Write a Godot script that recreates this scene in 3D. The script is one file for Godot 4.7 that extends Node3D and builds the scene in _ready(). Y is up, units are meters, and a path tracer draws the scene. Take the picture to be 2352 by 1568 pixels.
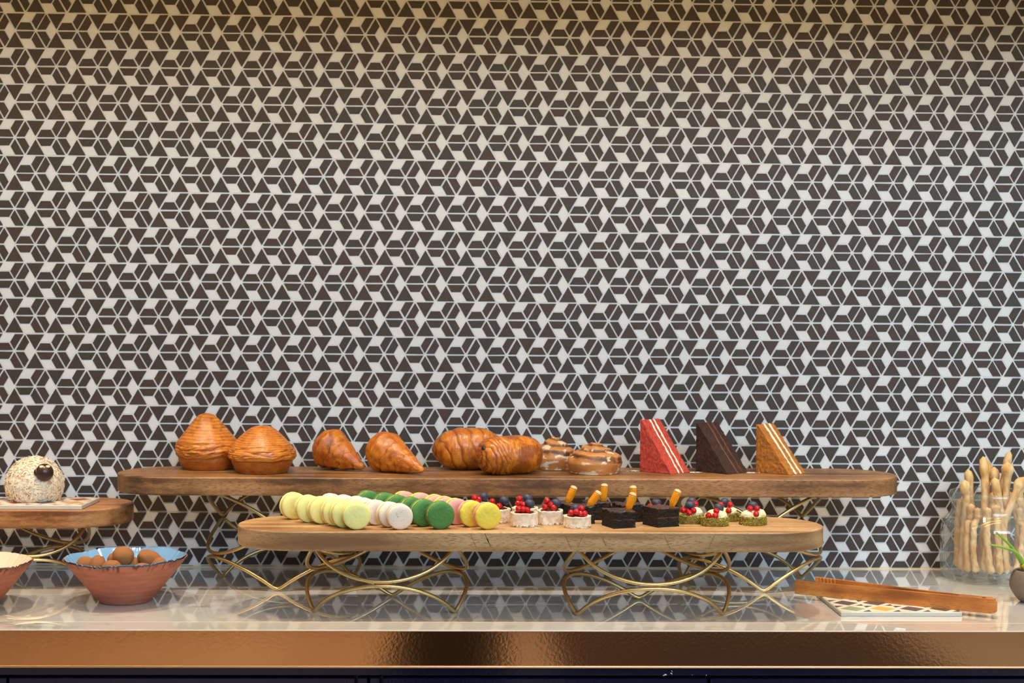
extends Node3D

# A pastry buffet on a marble counter in front of a mosaic wall.
# Units are metres, y is up, the mosaic wall stands at z = 0 and the camera looks along -z.

const TOP := 0.9            # counter surface
const FRONT_TOP := 1.042    # top of the front and left boards
const BACK_TOP := 1.1035    # top of the back board
const CANOPY_LAMPS := [-1.65, -1.2, -0.75, -0.3, 0.15, 0.6, 1.05]
const FLOOR_LAMPS := [-2.0, -1.1, -0.3]
const SIDE := 0.03968       # side of one mosaic triangle

var rng := RandomNumberGenerator.new()
var nz := FastNoiseLite.new()
var fbm := FastNoiseLite.new()
var taken := {}
var M := {}
var mesh_cache := {}

# ------------------------------------------------------------------ naming

func numbered(called: String) -> String:
	if not taken.has(called):
		taken[called] = 0
		return called
	taken[called] += 1
	return "%s_%03d" % [called, taken[called]]

func thing(called: String, label: String, category: String, at := Vector3.ZERO, turn := 0.0, group := "") -> Node3D:
	var o := Node3D.new()
	o.name = numbered(called)
	add_child(o)
	o.position = at
	o.rotation.y = turn
	o.set_meta("label", label)
	o.set_meta("category", category)
	if group != "":
		o.set_meta("group", group)
	return o

func part(called: String, mesh: Mesh, mat: Material, parent: Node, at := Vector3.ZERO, rot := Vector3.ZERO) -> MeshInstance3D:
	var o := MeshInstance3D.new()
	o.name = called
	o.mesh = mesh
	if mat:
		o.material_override = mat
	parent.add_child(o, true)
	o.position = at
	o.rotation = rot
	return o

func single(called: String, mesh: Mesh, mat: Material, label: String, category: String, at := Vector3.ZERO, rot := Vector3.ZERO, group := "") -> MeshInstance3D:
	var o := part(numbered(called), mesh, mat, self, at, rot)
	o.set_meta("label", label)
	o.set_meta("category", category)
	if group != "":
		o.set_meta("group", group)
	return o

func struct(called: String, label: String, category: String, at := Vector3.ZERO) -> Node3D:
	var o := thing(called, label, category, at)
	o.set_meta("kind", "structure")
	return o

# ------------------------------------------------------------------ colours and materials

func lin(r: float, g: float, b: float) -> Color:
	return Color(r / 255.0, g / 255.0, b / 255.0).srgb_to_linear()

func srgb(r: float, g: float, b: float) -> Color:
	return Color(r / 255.0, g / 255.0, b / 255.0)

func std(c: Color, rough := 0.6, metal := 0.0) -> StandardMaterial3D:
	var m := StandardMaterial3D.new()
	m.albedo_color = c
	m.roughness = rough
	m.metallic = metal
	return m

func vcol(rough := 0.6) -> StandardMaterial3D:
	var m := std(Color.WHITE, rough)
	m.vertex_color_use_as_albedo = true
	return m

func relief(m: StandardMaterial3D, tex: Texture2D, cm: float, per_metre: Vector3) -> StandardMaterial3D:
	m.heightmap_enabled = true
	m.heightmap_texture = tex
	m.heightmap_scale = cm
	m.uv1_triplanar = true
	m.uv1_scale = per_metre
	return m

func noise_tex(sd: int, freq: float, oct := 4, kind := FastNoiseLite.TYPE_SIMPLEX_SMOOTH, size := 512) -> NoiseTexture2D:
	var n := FastNoiseLite.new()
	n.seed = sd
	n.noise_type = kind
	n.frequency = freq
	n.fractal_octaves = oct
	var t := NoiseTexture2D.new()
	t.width = size
	t.height = size
	t.seamless = true
	t.noise = n
	return t

func field(sd: int, freq: float, w: int, h: int, full_w: int, full_h: int, oct := 3, ridged := false, warp := 0.0) -> PackedByteArray:
	var n := FastNoiseLite.new()
	n.seed = sd
	n.noise_type = FastNoiseLite.TYPE_SIMPLEX_SMOOTH
	n.frequency = freq
	n.fractal_octaves = oct
	n.fractal_type = FastNoiseLite.FRACTAL_RIDGED if ridged else FastNoiseLite.FRACTAL_FBM
	if warp > 0.0:
		n.domain_warp_enabled = true
		n.domain_warp_amplitude = warp
		n.domain_warp_frequency = freq * 1.4
	var im := n.get_image(w, h)
	im.convert(Image.FORMAT_L8)
	if w != full_w or h != full_h:
		im.resize(full_w, full_h, Image.INTERPOLATE_CUBIC)
	return im.get_data()

func wood(sd: int, dark: Color, mid: Color, pale: Color, figure: float, pores: float, w := 2048, h := 512) -> ImageTexture:
	var a := field(sd, 0.022, w / 14, h, w, h, 3)
	var b := field(sd + 1, 0.42, w / 7, h, w, h, 3)
	var c := field(sd + 2, 0.05, 96, 24, w, h, 2)
	var d := field(sd + 3, 0.035, w / 4, h, w, h, 3, true, 30.0)
	var out := PackedByteArray()
	out.resize(w * h * 3)
	var k := 0
	for i in w * h:
		var t: float = (a[i] - 128) / 160.0 + (c[i] - 128) / 190.0 + figure * (d[i] - 120) / 150.0
		var p: float = clampf((b[i] - 134) / 60.0, 0.0, 1.0) * pores
		var q := clampf(0.5 + 0.62 * t, 0.0, 1.0)
		var r: Color = dark.lerp(mid, q * 2.0) if q < 0.5 else mid.lerp(pale, q * 2.0 - 1.0)
		r = r.lerp(dark, p)
		out[k] = int(r.r * 255.0)
		out[k + 1] = int(r.g * 255.0)
		out[k + 2] = int(r.b * 255.0)
		k += 3
	return ImageTexture.create_from_image(Image.create_from_data(w, h, false, Image.FORMAT_RGB8, out))

func wood_mat(tex: Texture2D, rough: float, span := 1.5, off := Vector3.ZERO, tint := Color.WHITE) -> StandardMaterial3D:
	var m := std(tint, rough)
	m.albedo_texture = tex
	m.uv1_triplanar = true
	m.uv1_scale = Vector3(1.0 / span, 4.0 / span, 4.0 / span)
	m.uv1_offset = off
	m.uv1_triplanar_sharpness = 6.0
	return m

func make_textures_and_materials() -> void:
	M.bump = noise_tex(11, 0.03, 4)
	M.grain = noise_tex(12, 0.12, 3)
	M.cells = noise_tex(13, 0.06, 3, FastNoiseLite.TYPE_CELLULAR)
	# mosaic
	M.tile_dark = [std(srgb(68, 54, 44), 0.62), std(srgb(73, 55, 45), 0.64), std(srgb(65, 54, 44), 0.60)]
	M.tile_white = std(srgb(233, 230, 225), 0.62)
	M.grout = relief(std(srgb(236, 233, 228), 0.85), M.grain, 0.01, Vector3(20, 20, 20))
	# boards
	M.wood_front = wood_mat(wood(101, srgb(132, 90, 54), srgb(188, 146, 98), srgb(206, 168, 120), 0.08, 0.9), 0.42, 1.5, Vector3(0.55, 0.3, 0.3))
	M.wood_back = wood_mat(wood(201, srgb(78, 49, 25), srgb(142, 98, 56), srgb(172, 126, 80), 0.55, 0.6), 0.40, 1.5, Vector3(0.5, 0.3, 0.4))
	M.wood_left = wood_mat(wood(301, srgb(112, 62, 30), srgb(176, 116, 64), srgb(204, 146, 92), 0.6, 0.35), 0.42, 1.2, Vector3(0.0, 0.3, 0.2))
	M.beech = wood_mat(wood(401, srgb(146, 80, 30), srgb(196, 118, 50), srgb(212, 140, 70), 0.1, 0.5, 768, 256), 0.5, 0.5, Vector3(0.1, 0.2, 0.2))
	# metal
	M.brass = std(srgb(214, 188, 130), 0.34, 1.0)
	M.weld = relief(std(srgb(150, 86, 40), 0.45, 0.6), M.bump, 0.05, Vector3(60, 60, 60))
	M.copper = std(srgb(232, 176, 134), 0.10, 1.0)
	relief(M.copper, M.bump, 0.0035, Vector3(9, 9, 9))
	M.copper_lip = std(srgb(236, 190, 150), 0.30, 1.0)
	M.navy = std(srgb(12, 13, 40), 0.16)
	M.navy.clearcoat_enabled = true
	M.navy.clearcoat = 0.2
	M.navy.clearcoat_roughness = 0.05
	relief(M.navy, M.bump, 0.008, Vector3(9, 9, 9))
	M.chip = std(srgb(225, 225, 225), 0.7)
	# marble
	M.marble = std(srgb(250, 250, 250), 0.01)
	M.marble.metallic_specular = 0.68
	M.marble.clearcoat_enabled = true
	M.marble.clearcoat = 1.0
	M.marble.clearcoat_roughness = 0.0
	M.marble.albedo_texture = marble_texture()
	M.marble.uv1_triplanar = true
	M.marble.uv1_world_triplanar = true
	M.marble.uv1_scale = Vector3(1.0 / 3.2, 1.0 / 0.8, 1.0 / 0.8)
	M.marble.uv1_offset = Vector3(0.5, 0.0, 0.0)
	M.caulk = std(srgb(226, 206, 172), 0.55)
	M.seam = std(srgb(196, 164, 110), 0.3)
	# baked things
	M.crust = relief(vcol(0.36), M.bump, 0.05, Vector3(26, 26, 26))
	M.crust.clearcoat_enabled = true
	M.crust.clearcoat = 0.25
	M.crust.clearcoat_roughness = 0.3
	M.crust_shiny = relief(vcol(0.26), M.bump, 0.045, Vector3(34, 34, 34))
	M.crust_shiny.clearcoat_enabled = true
	M.crust_shiny.clearcoat = 0.5
	M.crust_shiny.clearcoat_roughness = 0.18
	M.crust_matt = relief(vcol(0.55), M.bump, 0.05, Vector3(26, 26, 26))
	M.iced = relief(vcol(0.34), M.bump, 0.04, Vector3(30, 30, 30))
	M.sponge = relief(vcol(0.85), M.cells, 0.12, Vector3(30, 30, 30))
	M.dark_sponge = relief(vcol(0.5), M.cells, 0.2, Vector3(34, 34, 34))
	M.cream = relief(std(srgb(246, 234, 208), 0.55), M.bump, 0.05, Vector3(30, 30, 30))
	M.choc_cream = relief(std(srgb(112, 66, 46), 0.55), M.bump, 0.06, Vector3(40, 40, 40))
	M.glaze = relief(std(srgb(44, 24, 18), 0.14), M.bump, 0.07, Vector3(16, 16, 16))
	M.glaze.clearcoat_enabled = true
	M.glaze.clearcoat = 0.5
	M.curd = relief(std(srgb(246, 228, 178), 0.5), M.bump, 0.06, Vector3(30, 30, 30))
	M.jam = relief(std(srgb(122, 14, 22), 0.12), M.bump, 0.12, Vector3(50, 50, 50))
	M.currant = std(srgb(190, 22, 26), 0.10)
	M.currant.subsurf_scatter_enabled = true
	M.currant.subsurf_scatter_strength = 0.15
	M.currant_tip = std(srgb(120, 84, 40), 0.8)
	M.blueberry = relief(std(srgb(52, 56, 74), 0.5), M.bump, 0.02, Vector3(60, 60, 60))
	M.blueberry_crown = std(srgb(26, 26, 38), 0.7)
	M.pipette = std(srgb(246, 150, 20), 0.12)
	M.pipette.subsurf_scatter_enabled = true
	M.pipette.subsurf_scatter_strength = 0.3
	M.pipette_cap = std(srgb(236, 190, 130), 0.10)
	M.cheese = relief(vcol(0.8), M.bump, 0.09, Vector3(36, 36, 36))
	M.crumb = vcol(0.7)
	M.macaron = {}
	for a in [["lemon", 240, 233, 146], ["ivory", 240, 222, 200], ["green", 74, 128, 56], ["yellow", 236, 208, 74], ["pink", 236, 164, 150]]:
		M.macaron[a[0]] = relief(std(srgb(a[1], a[2], a[3]), 0.68), M.grain, 0.012, Vector3(24, 24, 24))
	M.filling = {}
	for a in [["lemon", 236, 206, 160], ["ivory", 236, 206, 166], ["green", 214, 182, 104], ["rose", 226, 150, 132]]:
		M.filling[a[0]] = relief(std(srgb(a[1], a[2], a[3]), 0.6), M.bump, 0.04, Vector3(40, 40, 40))
	M.seed = std(srgb(34, 26, 24), 0.6)
	M.nut = std(srgb(150, 110, 44), 0.7)
	# pottery and the rest
	M.terracotta = relief(vcol(0.75), M.grain, 0.02, Vector3(6, 60, 6))
	M.blue_glaze = std(srgb(124, 166, 200), 0.08)
	M.sand_glaze = std(srgb(226, 200, 172), 0.12)
	M.truffle = relief(std(srgb(156, 98, 52), 0.9), M.grain, 0.02, Vector3(24, 24, 24))
	M.meringue = std(srgb(246, 240, 226), 0.6)
	M.flake = vcol(0.7)
	M.chocolate = std(srgb(60, 34, 26), 0.3)
	M.eye = std(srgb(246, 226, 170), 0.5)
	M.bread = relief(vcol(0.62), M.bump, 0.03, Vector3(30, 30, 30))
	M.glass = std(Color(0.82, 0.90, 0.87, 0.05), 0.0)
	M.glass.transparency = BaseMaterial3D.TRANSPARENCY_ALPHA
	M.pot = relief(std(srgb(120, 102, 88), 0.65), M.grain, 0.01, Vector3(20, 20, 20))
	M.stem = std(srgb(128, 164, 40), 0.45)
	M.bulb = std(srgb(214, 176, 40), 0.4)
	M.soil = std(srgb(60, 44, 34), 0.95)
	M.tile_edge = relief(std(srgb(206, 198, 182), 0.7), M.grain, 0.02, Vector3(20, 20, 20))
	# room
	M.plaster = std(srgb(214, 204, 190), 0.9)
	M.ceiling = std(srgb(226, 218, 206), 0.9)
	M.floor = wood_mat(wood(501, srgb(160, 136, 108), srgb(200, 178, 148), srgb(214, 194, 166), 0.2, 0.4, 1024, 256), 0.35, 2.4)
	M.rug = relief(std(srgb(66, 40, 28), 0.95), M.grain, 0.1, Vector3(8, 8, 8))
	M.black = std(srgb(22, 22, 24), 0.4)

func marble_texture() -> ImageTexture:
	var w := 2048
	var h := 512
	var a := field(901, 0.006, w / 2, h, w, h, 4, true, 60.0)
	var b := field(902, 0.012, w / 3, h, w, h, 4, true, 50.0)
	var c := field(903, 0.008, w / 4, h / 2, w, h, 3)
	var g := field(904, 0.010, w / 4, h / 2, w, h, 3)
	var base := srgb(234, 230, 224)
	var grey := srgb(176, 168, 158)
	var gold := srgb(190, 150, 96)
	var warm := srgb(232, 218, 200)
	var out := PackedByteArray()
	out.resize(w * h * 3)
	var k := 0
	for i in w * h:
		var r := base.lerp(warm, clampf((c[i] - 96) / 110.0, 0.0, 0.7))
		var mask := clampf((g[i] - 100) / 70.0, 0.0, 1.0)
		var v1 := clampf((a[i] - 196) / 50.0, 0.0, 1.0)
		var v2 := clampf((b[i] - 206) / 46.0, 0.0, 1.0)
		r = r.lerp(grey, v1 * 0.8 * mask)
		r = r.lerp(gold, v2 * 0.7 * mask)
		out[k] = int(r.r * 255.0)
		out[k + 1] = int(r.g * 255.0)
		out[k + 2] = int(r.b * 255.0)
		k += 3
	return ImageTexture.create_from_image(Image.create_from_data(w, h, false, Image.FORMAT_RGB8, out))

# ------------------------------------------------------------------ mesh helpers

func mk(v: PackedVector3Array, ix: PackedInt32Array, cols := PackedColorArray(), smooth := true, uvs := PackedVector2Array()) -> ArrayMesh:
	var c := Vector3.ZERO
	for p in v:
		c += p
	c /= maxf(v.size(), 1)
	var vol := 0.0
	for i in range(0, ix.size(), 3):
		vol += (v[ix[i]] - c).dot((v[ix[i + 1]] - c).cross(v[ix[i + 2]] - c))
	if vol > 0.0:
		for i in range(0, ix.size(), 3):
			var t := ix[i + 1]
			ix[i + 1] = ix[i + 2]
			ix[i + 2] = t
	var n := PackedVector3Array()
	if smooth:
		n.resize(v.size())
		for i in range(0, ix.size(), 3):
			var a := v[ix[i]]
			var f := (v[ix[i + 2]] - a).cross(v[ix[i + 1]] - a)
			n[ix[i]] += f
			n[ix[i + 1]] += f
			n[ix[i + 2]] += f
		for i in n.size():
			n[i] = n[i].normalized() if n[i].length_squared() > 1e-24 else Vector3.UP
	else:
		var v2 := PackedVector3Array()
		var c2 := PackedColorArray()
		var u2 := PackedVector2Array()
		var ix2 := PackedInt32Array()
		for i in range(0, ix.size(), 3):
			var a := v[ix[i]]
			var f := (v[ix[i + 2]] - a).cross(v[ix[i + 1]] - a).normalized()
			for k in 3:
				v2.append(v[ix[i + k]])
				n.append(f)
				ix2.append(i + k)
				if cols.size():
					c2.append(cols[ix[i + k]])
				if uvs.size():
					u2.append(uvs[ix[i + k]])
		v = v2
		ix = ix2
		cols = c2
		uvs = u2
	var arr := []
	arr.resize(Mesh.ARRAY_MAX)
	arr[Mesh.ARRAY_VERTEX] = v
	arr[Mesh.ARRAY_NORMAL] = n
	arr[Mesh.ARRAY_INDEX] = ix
	if cols.size():
		arr[Mesh.ARRAY_COLOR] = cols
	if uvs.size():
		arr[Mesh.ARRAY_TEX_UV] = uvs
	var m := ArrayMesh.new()
	m.add_surface_from_arrays(Mesh.PRIMITIVE_TRIANGLES, arr)
	return m

# surface f(u, v) -> Vector3 on a grid; u wraps round when wrap is set; col(u, v, p) -> Color
func grid(nu: int, nv: int, f: Callable, col = null, wrap := true) -> ArrayMesh:
	var v := PackedVector3Array()
	var cs := PackedColorArray()
	var ix := PackedInt32Array()
	var cols := nu if wrap else nu + 1
	for j in nv + 1:
		for i in cols:
			var u := float(i) / nu
			var w := float(j) / nv
			var p: Vector3 = f.call(u, w)
			v.append(p)
			if col != null:
				cs.append(col.call(u, w, p))
	for j in nv:
		for i in nu:
			var a := j * cols + i
			var b := j * cols + (i + 1) % cols
			var c := a + cols
			var d := b + cols
			ix.append_array([a, b, c, b, d, c])
	return mk(v, ix, cs)

# closed box grid: map(Vector3 in 0..1) -> Vector3, col(q, p) -> Color
func boxy(nx: int, ny: int, nzz: int, map: Callable, col = null, smooth := true) -> ArrayMesh:
	var v := PackedVector3Array()
	var cs := PackedColorArray()
	var ix := PackedInt32Array()
	var at := {}
	var n := [nx, ny, nzz]
	for axis in 3:
		var a := (axis + 1) % 3
		var b := (axis + 2) % 3
		for side in 2:
			for j in n[b]:
				for i in n[a]:
					var q := []
					for k in [[0, 0], [1, 0], [1, 1], [0, 1]]:
						var g := Vector3i.ZERO
						g[axis] = n[axis] * side
						g[a] = i + k[0]
						g[b] = j + k[1]
						if not at.has(g):
							at[g] = v.size()
							var s := Vector3(float(g.x) / nx, float(g.y) / ny, float(g.z) / nzz)
							var p: Vector3 = map.call(s)
							v.append(p)
							if col != null:
								cs.append(col.call(s, p))
						q.append(at[g])
					if side == 1:
						ix.append_array([q[0], q[1], q[2], q[0], q[2], q[3]])
					else:
						ix.append_array([q[0], q[2], q[1], q[0], q[3], q[2]])
	return mk(v, ix, cs, smooth)

# box with chamfered edges, centred on the origin
func chamfer_box(s: Vector3, c: float) -> ArrayMesh:
	var v := PackedVector3Array()
	var ix := PackedInt32Array()
	var id := {}
	for sx in [-1, 1]:
		for sy in [-1, 1]:
			for sz in [-1, 1]:
				for k in 3:
					var p := Vector3(sx * (s.x / 2 - c), sy * (s.y / 2 - c), sz * (s.z / 2 - c))
					p[k] += [sx, sy, sz][k] * c
					id[[sx, sy, sz, k]] = v.size()
					v.append(p)
	var quad := func(a, b, cc, d):
		ix.append_array([a, b, cc, a, cc, d])
	for k in 3:
		var a := (k + 1) % 3
		var b := (k + 2) % 3
		for sk in [-1, 1]:
			var q := []
			for t in [[-1, -1], [1, -1], [1, 1], [-1, 1]]:
				var g := [0, 0, 0]
				g[k] = sk
				g[a] = t[0]
				g[b] = t[1]
				q.append(id[[g[0], g[1], g[2], k]])
			if sk < 0:
				q.reverse()
			quad.call(q[0], q[1], q[2], q[3])
		for sa in [-1, 1]:
			for sb in [-1, 1]:
				var e := []
				for sk in [-1, 1]:
					var g := [0, 0, 0]
					g[k] = sk
					g[a] = sa
					g[b] = sb
					e.append([id[[g[0], g[1], g[2], a]], id[[g[0], g[1], g[2], b]]])
				if sa * sb > 0:
					quad.call(e[0][0], e[0][1], e[1][1], e[1][0])
				else:
					quad.call(e[0][1], e[0][0], e[1][0], e[1][1])
	for sx in [-1, 1]:
		for sy in [-1, 1]:
			for sz in [-1, 1]:
				var t := [id[[sx, sy, sz, 0]], id[[sx, sy, sz, 1]], id[[sx, sy, sz, 2]]]
				if sx * sy * sz < 0:
					t.reverse()
				ix.append_array(t)
	return mk(v, ix, PackedColorArray(), false)

# lofted prism: outlines = array of PackedVector3Array rings with equal counts, capped at both ends
func loft(rings: Array, smooth := true) -> ArrayMesh:
	var v := PackedVector3Array()
	var ix := PackedInt32Array()
	var n: int = rings[0].size()
	for r in rings:
		v.append_array(r)
	for j in rings.size() - 1:
		for i in n:
			var a := j * n + i
			var b := j * n + (i + 1) % n
			ix.append_array([a, b, a + n, b, b + n, a + n])
	for e in [0, rings.size() - 1]:
		var c := Vector3.ZERO
		for p in rings[e]:
			c += p
		c /= n
		var base := v.size()
		v.append_array(rings[e])
		v.append(c)
		for i in n:
			if e == 0:
				ix.append_array([base + (i + 1) % n, base + i, base + n])
			else:
				ix.append_array([base + i, base + (i + 1) % n, base + n])
	return mk(v, ix, PackedColorArray(), smooth)

func tube(pts: PackedVector3Array, rad: Callable, sides := 10, closed := false, col = null) -> ArrayMesh:
	var n := pts.size()
	var v := PackedVector3Array()
	var cs := PackedColorArray()
	var ix := PackedInt32Array()
	var side := Vector3.ZERO
	for i in n:
		var a: Vector3 = pts[(i - 1 + n) % n] if closed or i > 0 else pts[i]
		var b: Vector3 = pts[(i + 1) % n] if closed or i < n - 1 else pts[i]
		var t := (b - a).normalized()
		if side == Vector3.ZERO:
			side = t.cross(Vector3.UP if absf(t.y) < 0.9 else Vector3.RIGHT).normalized()
		side = (side - t * side.dot(t)).normalized()
		var up := t.cross(side)
		var u := float(i) / (n if closed else n - 1)
		for k in sides:
			var g := TAU * k / sides
			var r: float = rad.call(u, g)
			v.append(pts[i] + (side * cos(g) + up * sin(g)) * r)
			if col != null:
				cs.append(col.call(u, g, v[v.size() - 1]))
	var rows := n if closed else n - 1
	if closed:                                   # join the last ring to the first with the smallest twist
		var best := 0
		var least := 1e9
		for s in sides:
			var d: float = v[(n - 1) * sides].distance_squared_to(v[s])
			if d < least:
				least = d
				best = s
		for k in sides:
			var a := (n - 1) * sides + k
			var b := (n - 1) * sides + (k + 1) % sides
			var c := (k + best) % sides
			var d := (k + 1 + best) % sides
			ix.append_array([a, b, c, b, d, c])
		rows = n - 1
	for j in rows:
		for k in sides:
			var a := j * sides + k
			var b := j * sides + (k + 1) % sides
			ix.append_array([a, b, a + sides, b, b + sides, a + sides])
	if not closed:
		for e in [0, n - 1]:
			var c := v.size()
			v.append(pts[e])
			if col != null:
				cs.append(cs[e * sides])
			for k in sides:
				if e == 0:
					ix.append_array([(k + 1) % sides, k, c])
				else:
					ix.append_array([e * sides + k, e * sides + (k + 1) % sides, c])
	return mk(v, ix, cs)

func smooth_path(pts: Array, steps := 8) -> PackedVector3Array:
	var out := PackedVector3Array()
	for i in pts.size() - 1:
		var p0: Vector3 = pts[maxi(i - 1, 0)]
		var p1: Vector3 = pts[i]
		var p2: Vector3 = pts[i + 1]
		var p3: Vector3 = pts[mini(i + 2, pts.size() - 1)]
		for k in steps:
			out.append(p1.cubic_interpolate(p2, p0, p3, float(k) / steps))
	out.append(pts[pts.size() - 1])
	return out

# profile of Vector2(r, y) resampled to n + 1 points along its length
func profile(pts: Array, n: int, steps := 6) -> PackedVector2Array:
	var fine := PackedVector2Array()
	for i in pts.size() - 1:
		var p0: Vector2 = pts[maxi(i - 1, 0)]
		var p1: Vector2 = pts[i]
		var p2: Vector2 = pts[i + 1]
		var p3: Vector2 = pts[mini(i + 2, pts.size() - 1)]
		for k in steps:
			fine.append(p1.cubic_interpolate(p2, p0, p3, float(k) / steps) if steps > 1 else p1)
	fine.append(pts[pts.size() - 1])
	var acc := PackedFloat32Array([0.0])
	for i in range(1, fine.size()):
		acc.append(acc[i - 1] + fine[i].distance_to(fine[i - 1]))
	var out := PackedVector2Array()
	var j := 0
	for i in n + 1:
		var d := acc[acc.size() - 1] * i / n
		while j < acc.size() - 2 and acc[j + 1] < d:
			j += 1
		var seg := acc[j + 1] - acc[j]
		out.append(fine[j].lerp(fine[j + 1], clampf((d - acc[j]) / seg, 0.0, 1.0) if seg > 0.0 else 0.0))
	return out

func lathe(pts: Array, seg := 32, n := 32, steps := 6) -> ArrayMesh:
	var p := profile(pts, n, steps)
	return grid(seg, n, func(u: float, w: float): 
		var q: Vector2 = p[roundi(w * n)]
		return Vector3(cos(u * TAU) * maxf(q.x, 0.0), q.y, sin(u * TAU) * maxf(q.x, 0.0)))

func ball(r: Vector3, nu := 24, nv := 16) -> ArrayMesh:
	return grid(nu, nv, func(u: float, w: float):
		var a: float = w * PI
		return Vector3(sin(a) * cos(u * TAU) * r.x, -cos(a) * r.y, sin(a) * sin(u * TAU) * r.z))

func n3(p: Vector3, f: float) -> float:
	return nz.get_noise_3dv(p * f)

func f3(p: Vector3, f: float) -> float:
	return fbm.get_noise_3dv(p * f)

# ------------------------------------------------------------------ the shot

func set_camera_and_light() -> void:
	var cam := Camera3D.new()
	cam.name = "camera"
	add_child(cam)
	cam.position = Vector3(0.0, 1.36945, 2.77)
	cam.rotation_order = EULER_ORDER_YXZ
	cam.rotation = Vector3(-0.00994, -0.01904, 0.00561)
	var att := CameraAttributesPhysical.new()
	att.frustum_focal_length = 50.0
	att.frustum_focus_distance = 2.33
	att.exposure_aperture = 6.3
	cam.attributes = att
	cam.near = 0.05
	cam.far = 60.0
	cam.fov = rad_to_deg(2.0 * atan(784.0 / 3267.0))
	cam.current = true

	var we := WorldEnvironment.new()
	we.name = "environment"
	var env := Environment.new()
	env.background_mode = Environment.BG_SKY
	var sky := Sky.new()
	var sm := ProceduralSkyMaterial.new()
	sm.sky_top_color = srgb(120, 165, 220)
	sm.sky_horizon_color = srgb(215, 225, 238)
	sm.ground_horizon_color = srgb(190, 192, 192)
	sm.ground_bottom_color = srgb(120, 116, 110)
	sm.sky_energy_multiplier = 2.0
	sm.sun_angle_max = 0.0
	sky.sky_material = sm
	env.sky = sky
	env.tonemap_mode = Environment.TONE_MAPPER_LINEAR
	env.tonemap_exposure = 1.0
	env.sdfgi_enabled = true
	env.ssao_enabled = true
	env.ssil_enabled = true
	we.environment = env
	add_child(we)

	# daylight through the high windows of the wall behind the camera
	area_light("window_daylight", Vector3(2.0, 3.65, 5.74), Vector3(2.0, 3.65, 0.0), Vector2(4.4, 2.3), Color(0.81, 0.925, 1.0), 21.0)
	# warm strip under the canopy above the counter, turned towards the wall
	area_light("canopy_strip_light", Vector3(-0.65, 2.028, 0.648), Vector3(-0.65, 1.128, 0.198), Vector2(3.7, 0.03), Color(1.0, 0.82, 0.47), 0.60)
	# downlights in the canopy, straight above the counter, and in the ceiling over the floor
	for k in CANOPY_LAMPS.size():
		down_light("canopy_downlight_%d" % k, Vector3(CANOPY_LAMPS[k], 2.028, 0.45), 34.0, Color(1.0, 0.94, 0.85), 0.70)
	for k in FLOOR_LAMPS.size():
		down_light("floor_downlight_%d" % k, Vector3(FLOOR_LAMPS[k], 5.17, 4.35), 14.0, Color(1.0, 0.87, 0.70), 9.0)

func down_light(called: String, at: Vector3, angle: float, c: Color, energy: float) -> void:
	var l := SpotLight3D.new()
	l.name = called
	add_child(l)
	l.look_at_from_position(at, at + Vector3.DOWN, Vector3.BACK)
	l.spot_angle = angle
	l.spot_angle_attenuation = 1.0
	l.spot_range = 20.0
	l.spot_attenuation = 2.0
	l.light_size = 0.04
	l.light_color = c
	l.light_energy = energy
	l.shadow_enabled = true

func area_light(called: String, at: Vector3, towards: Vector3, size: Vector2, c: Color, energy: float) -> void:
	var l := AreaLight3D.new()
	l.name = called
	add_child(l)
	l.position = at
	var d := (towards - at).normalized()
	l.look_at_from_position(at, towards, Vector3.UP if absf(d.y) < 0.99 else Vector3.BACK)
	l.area_size = size
	l.light_color = c
	l.light_energy = energy
	l.area_range = 20.0
	l.shadow_enabled = true

# ------------------------------------------------------------------ room

func box_part(called: String, lo: Vector3, hi: Vector3, mat: Material, parent: Node, c := 0.002) -> MeshInstance3D:
	return part(called, chamfer_box(hi - lo, c), mat, parent, (lo + hi) / 2)

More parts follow.
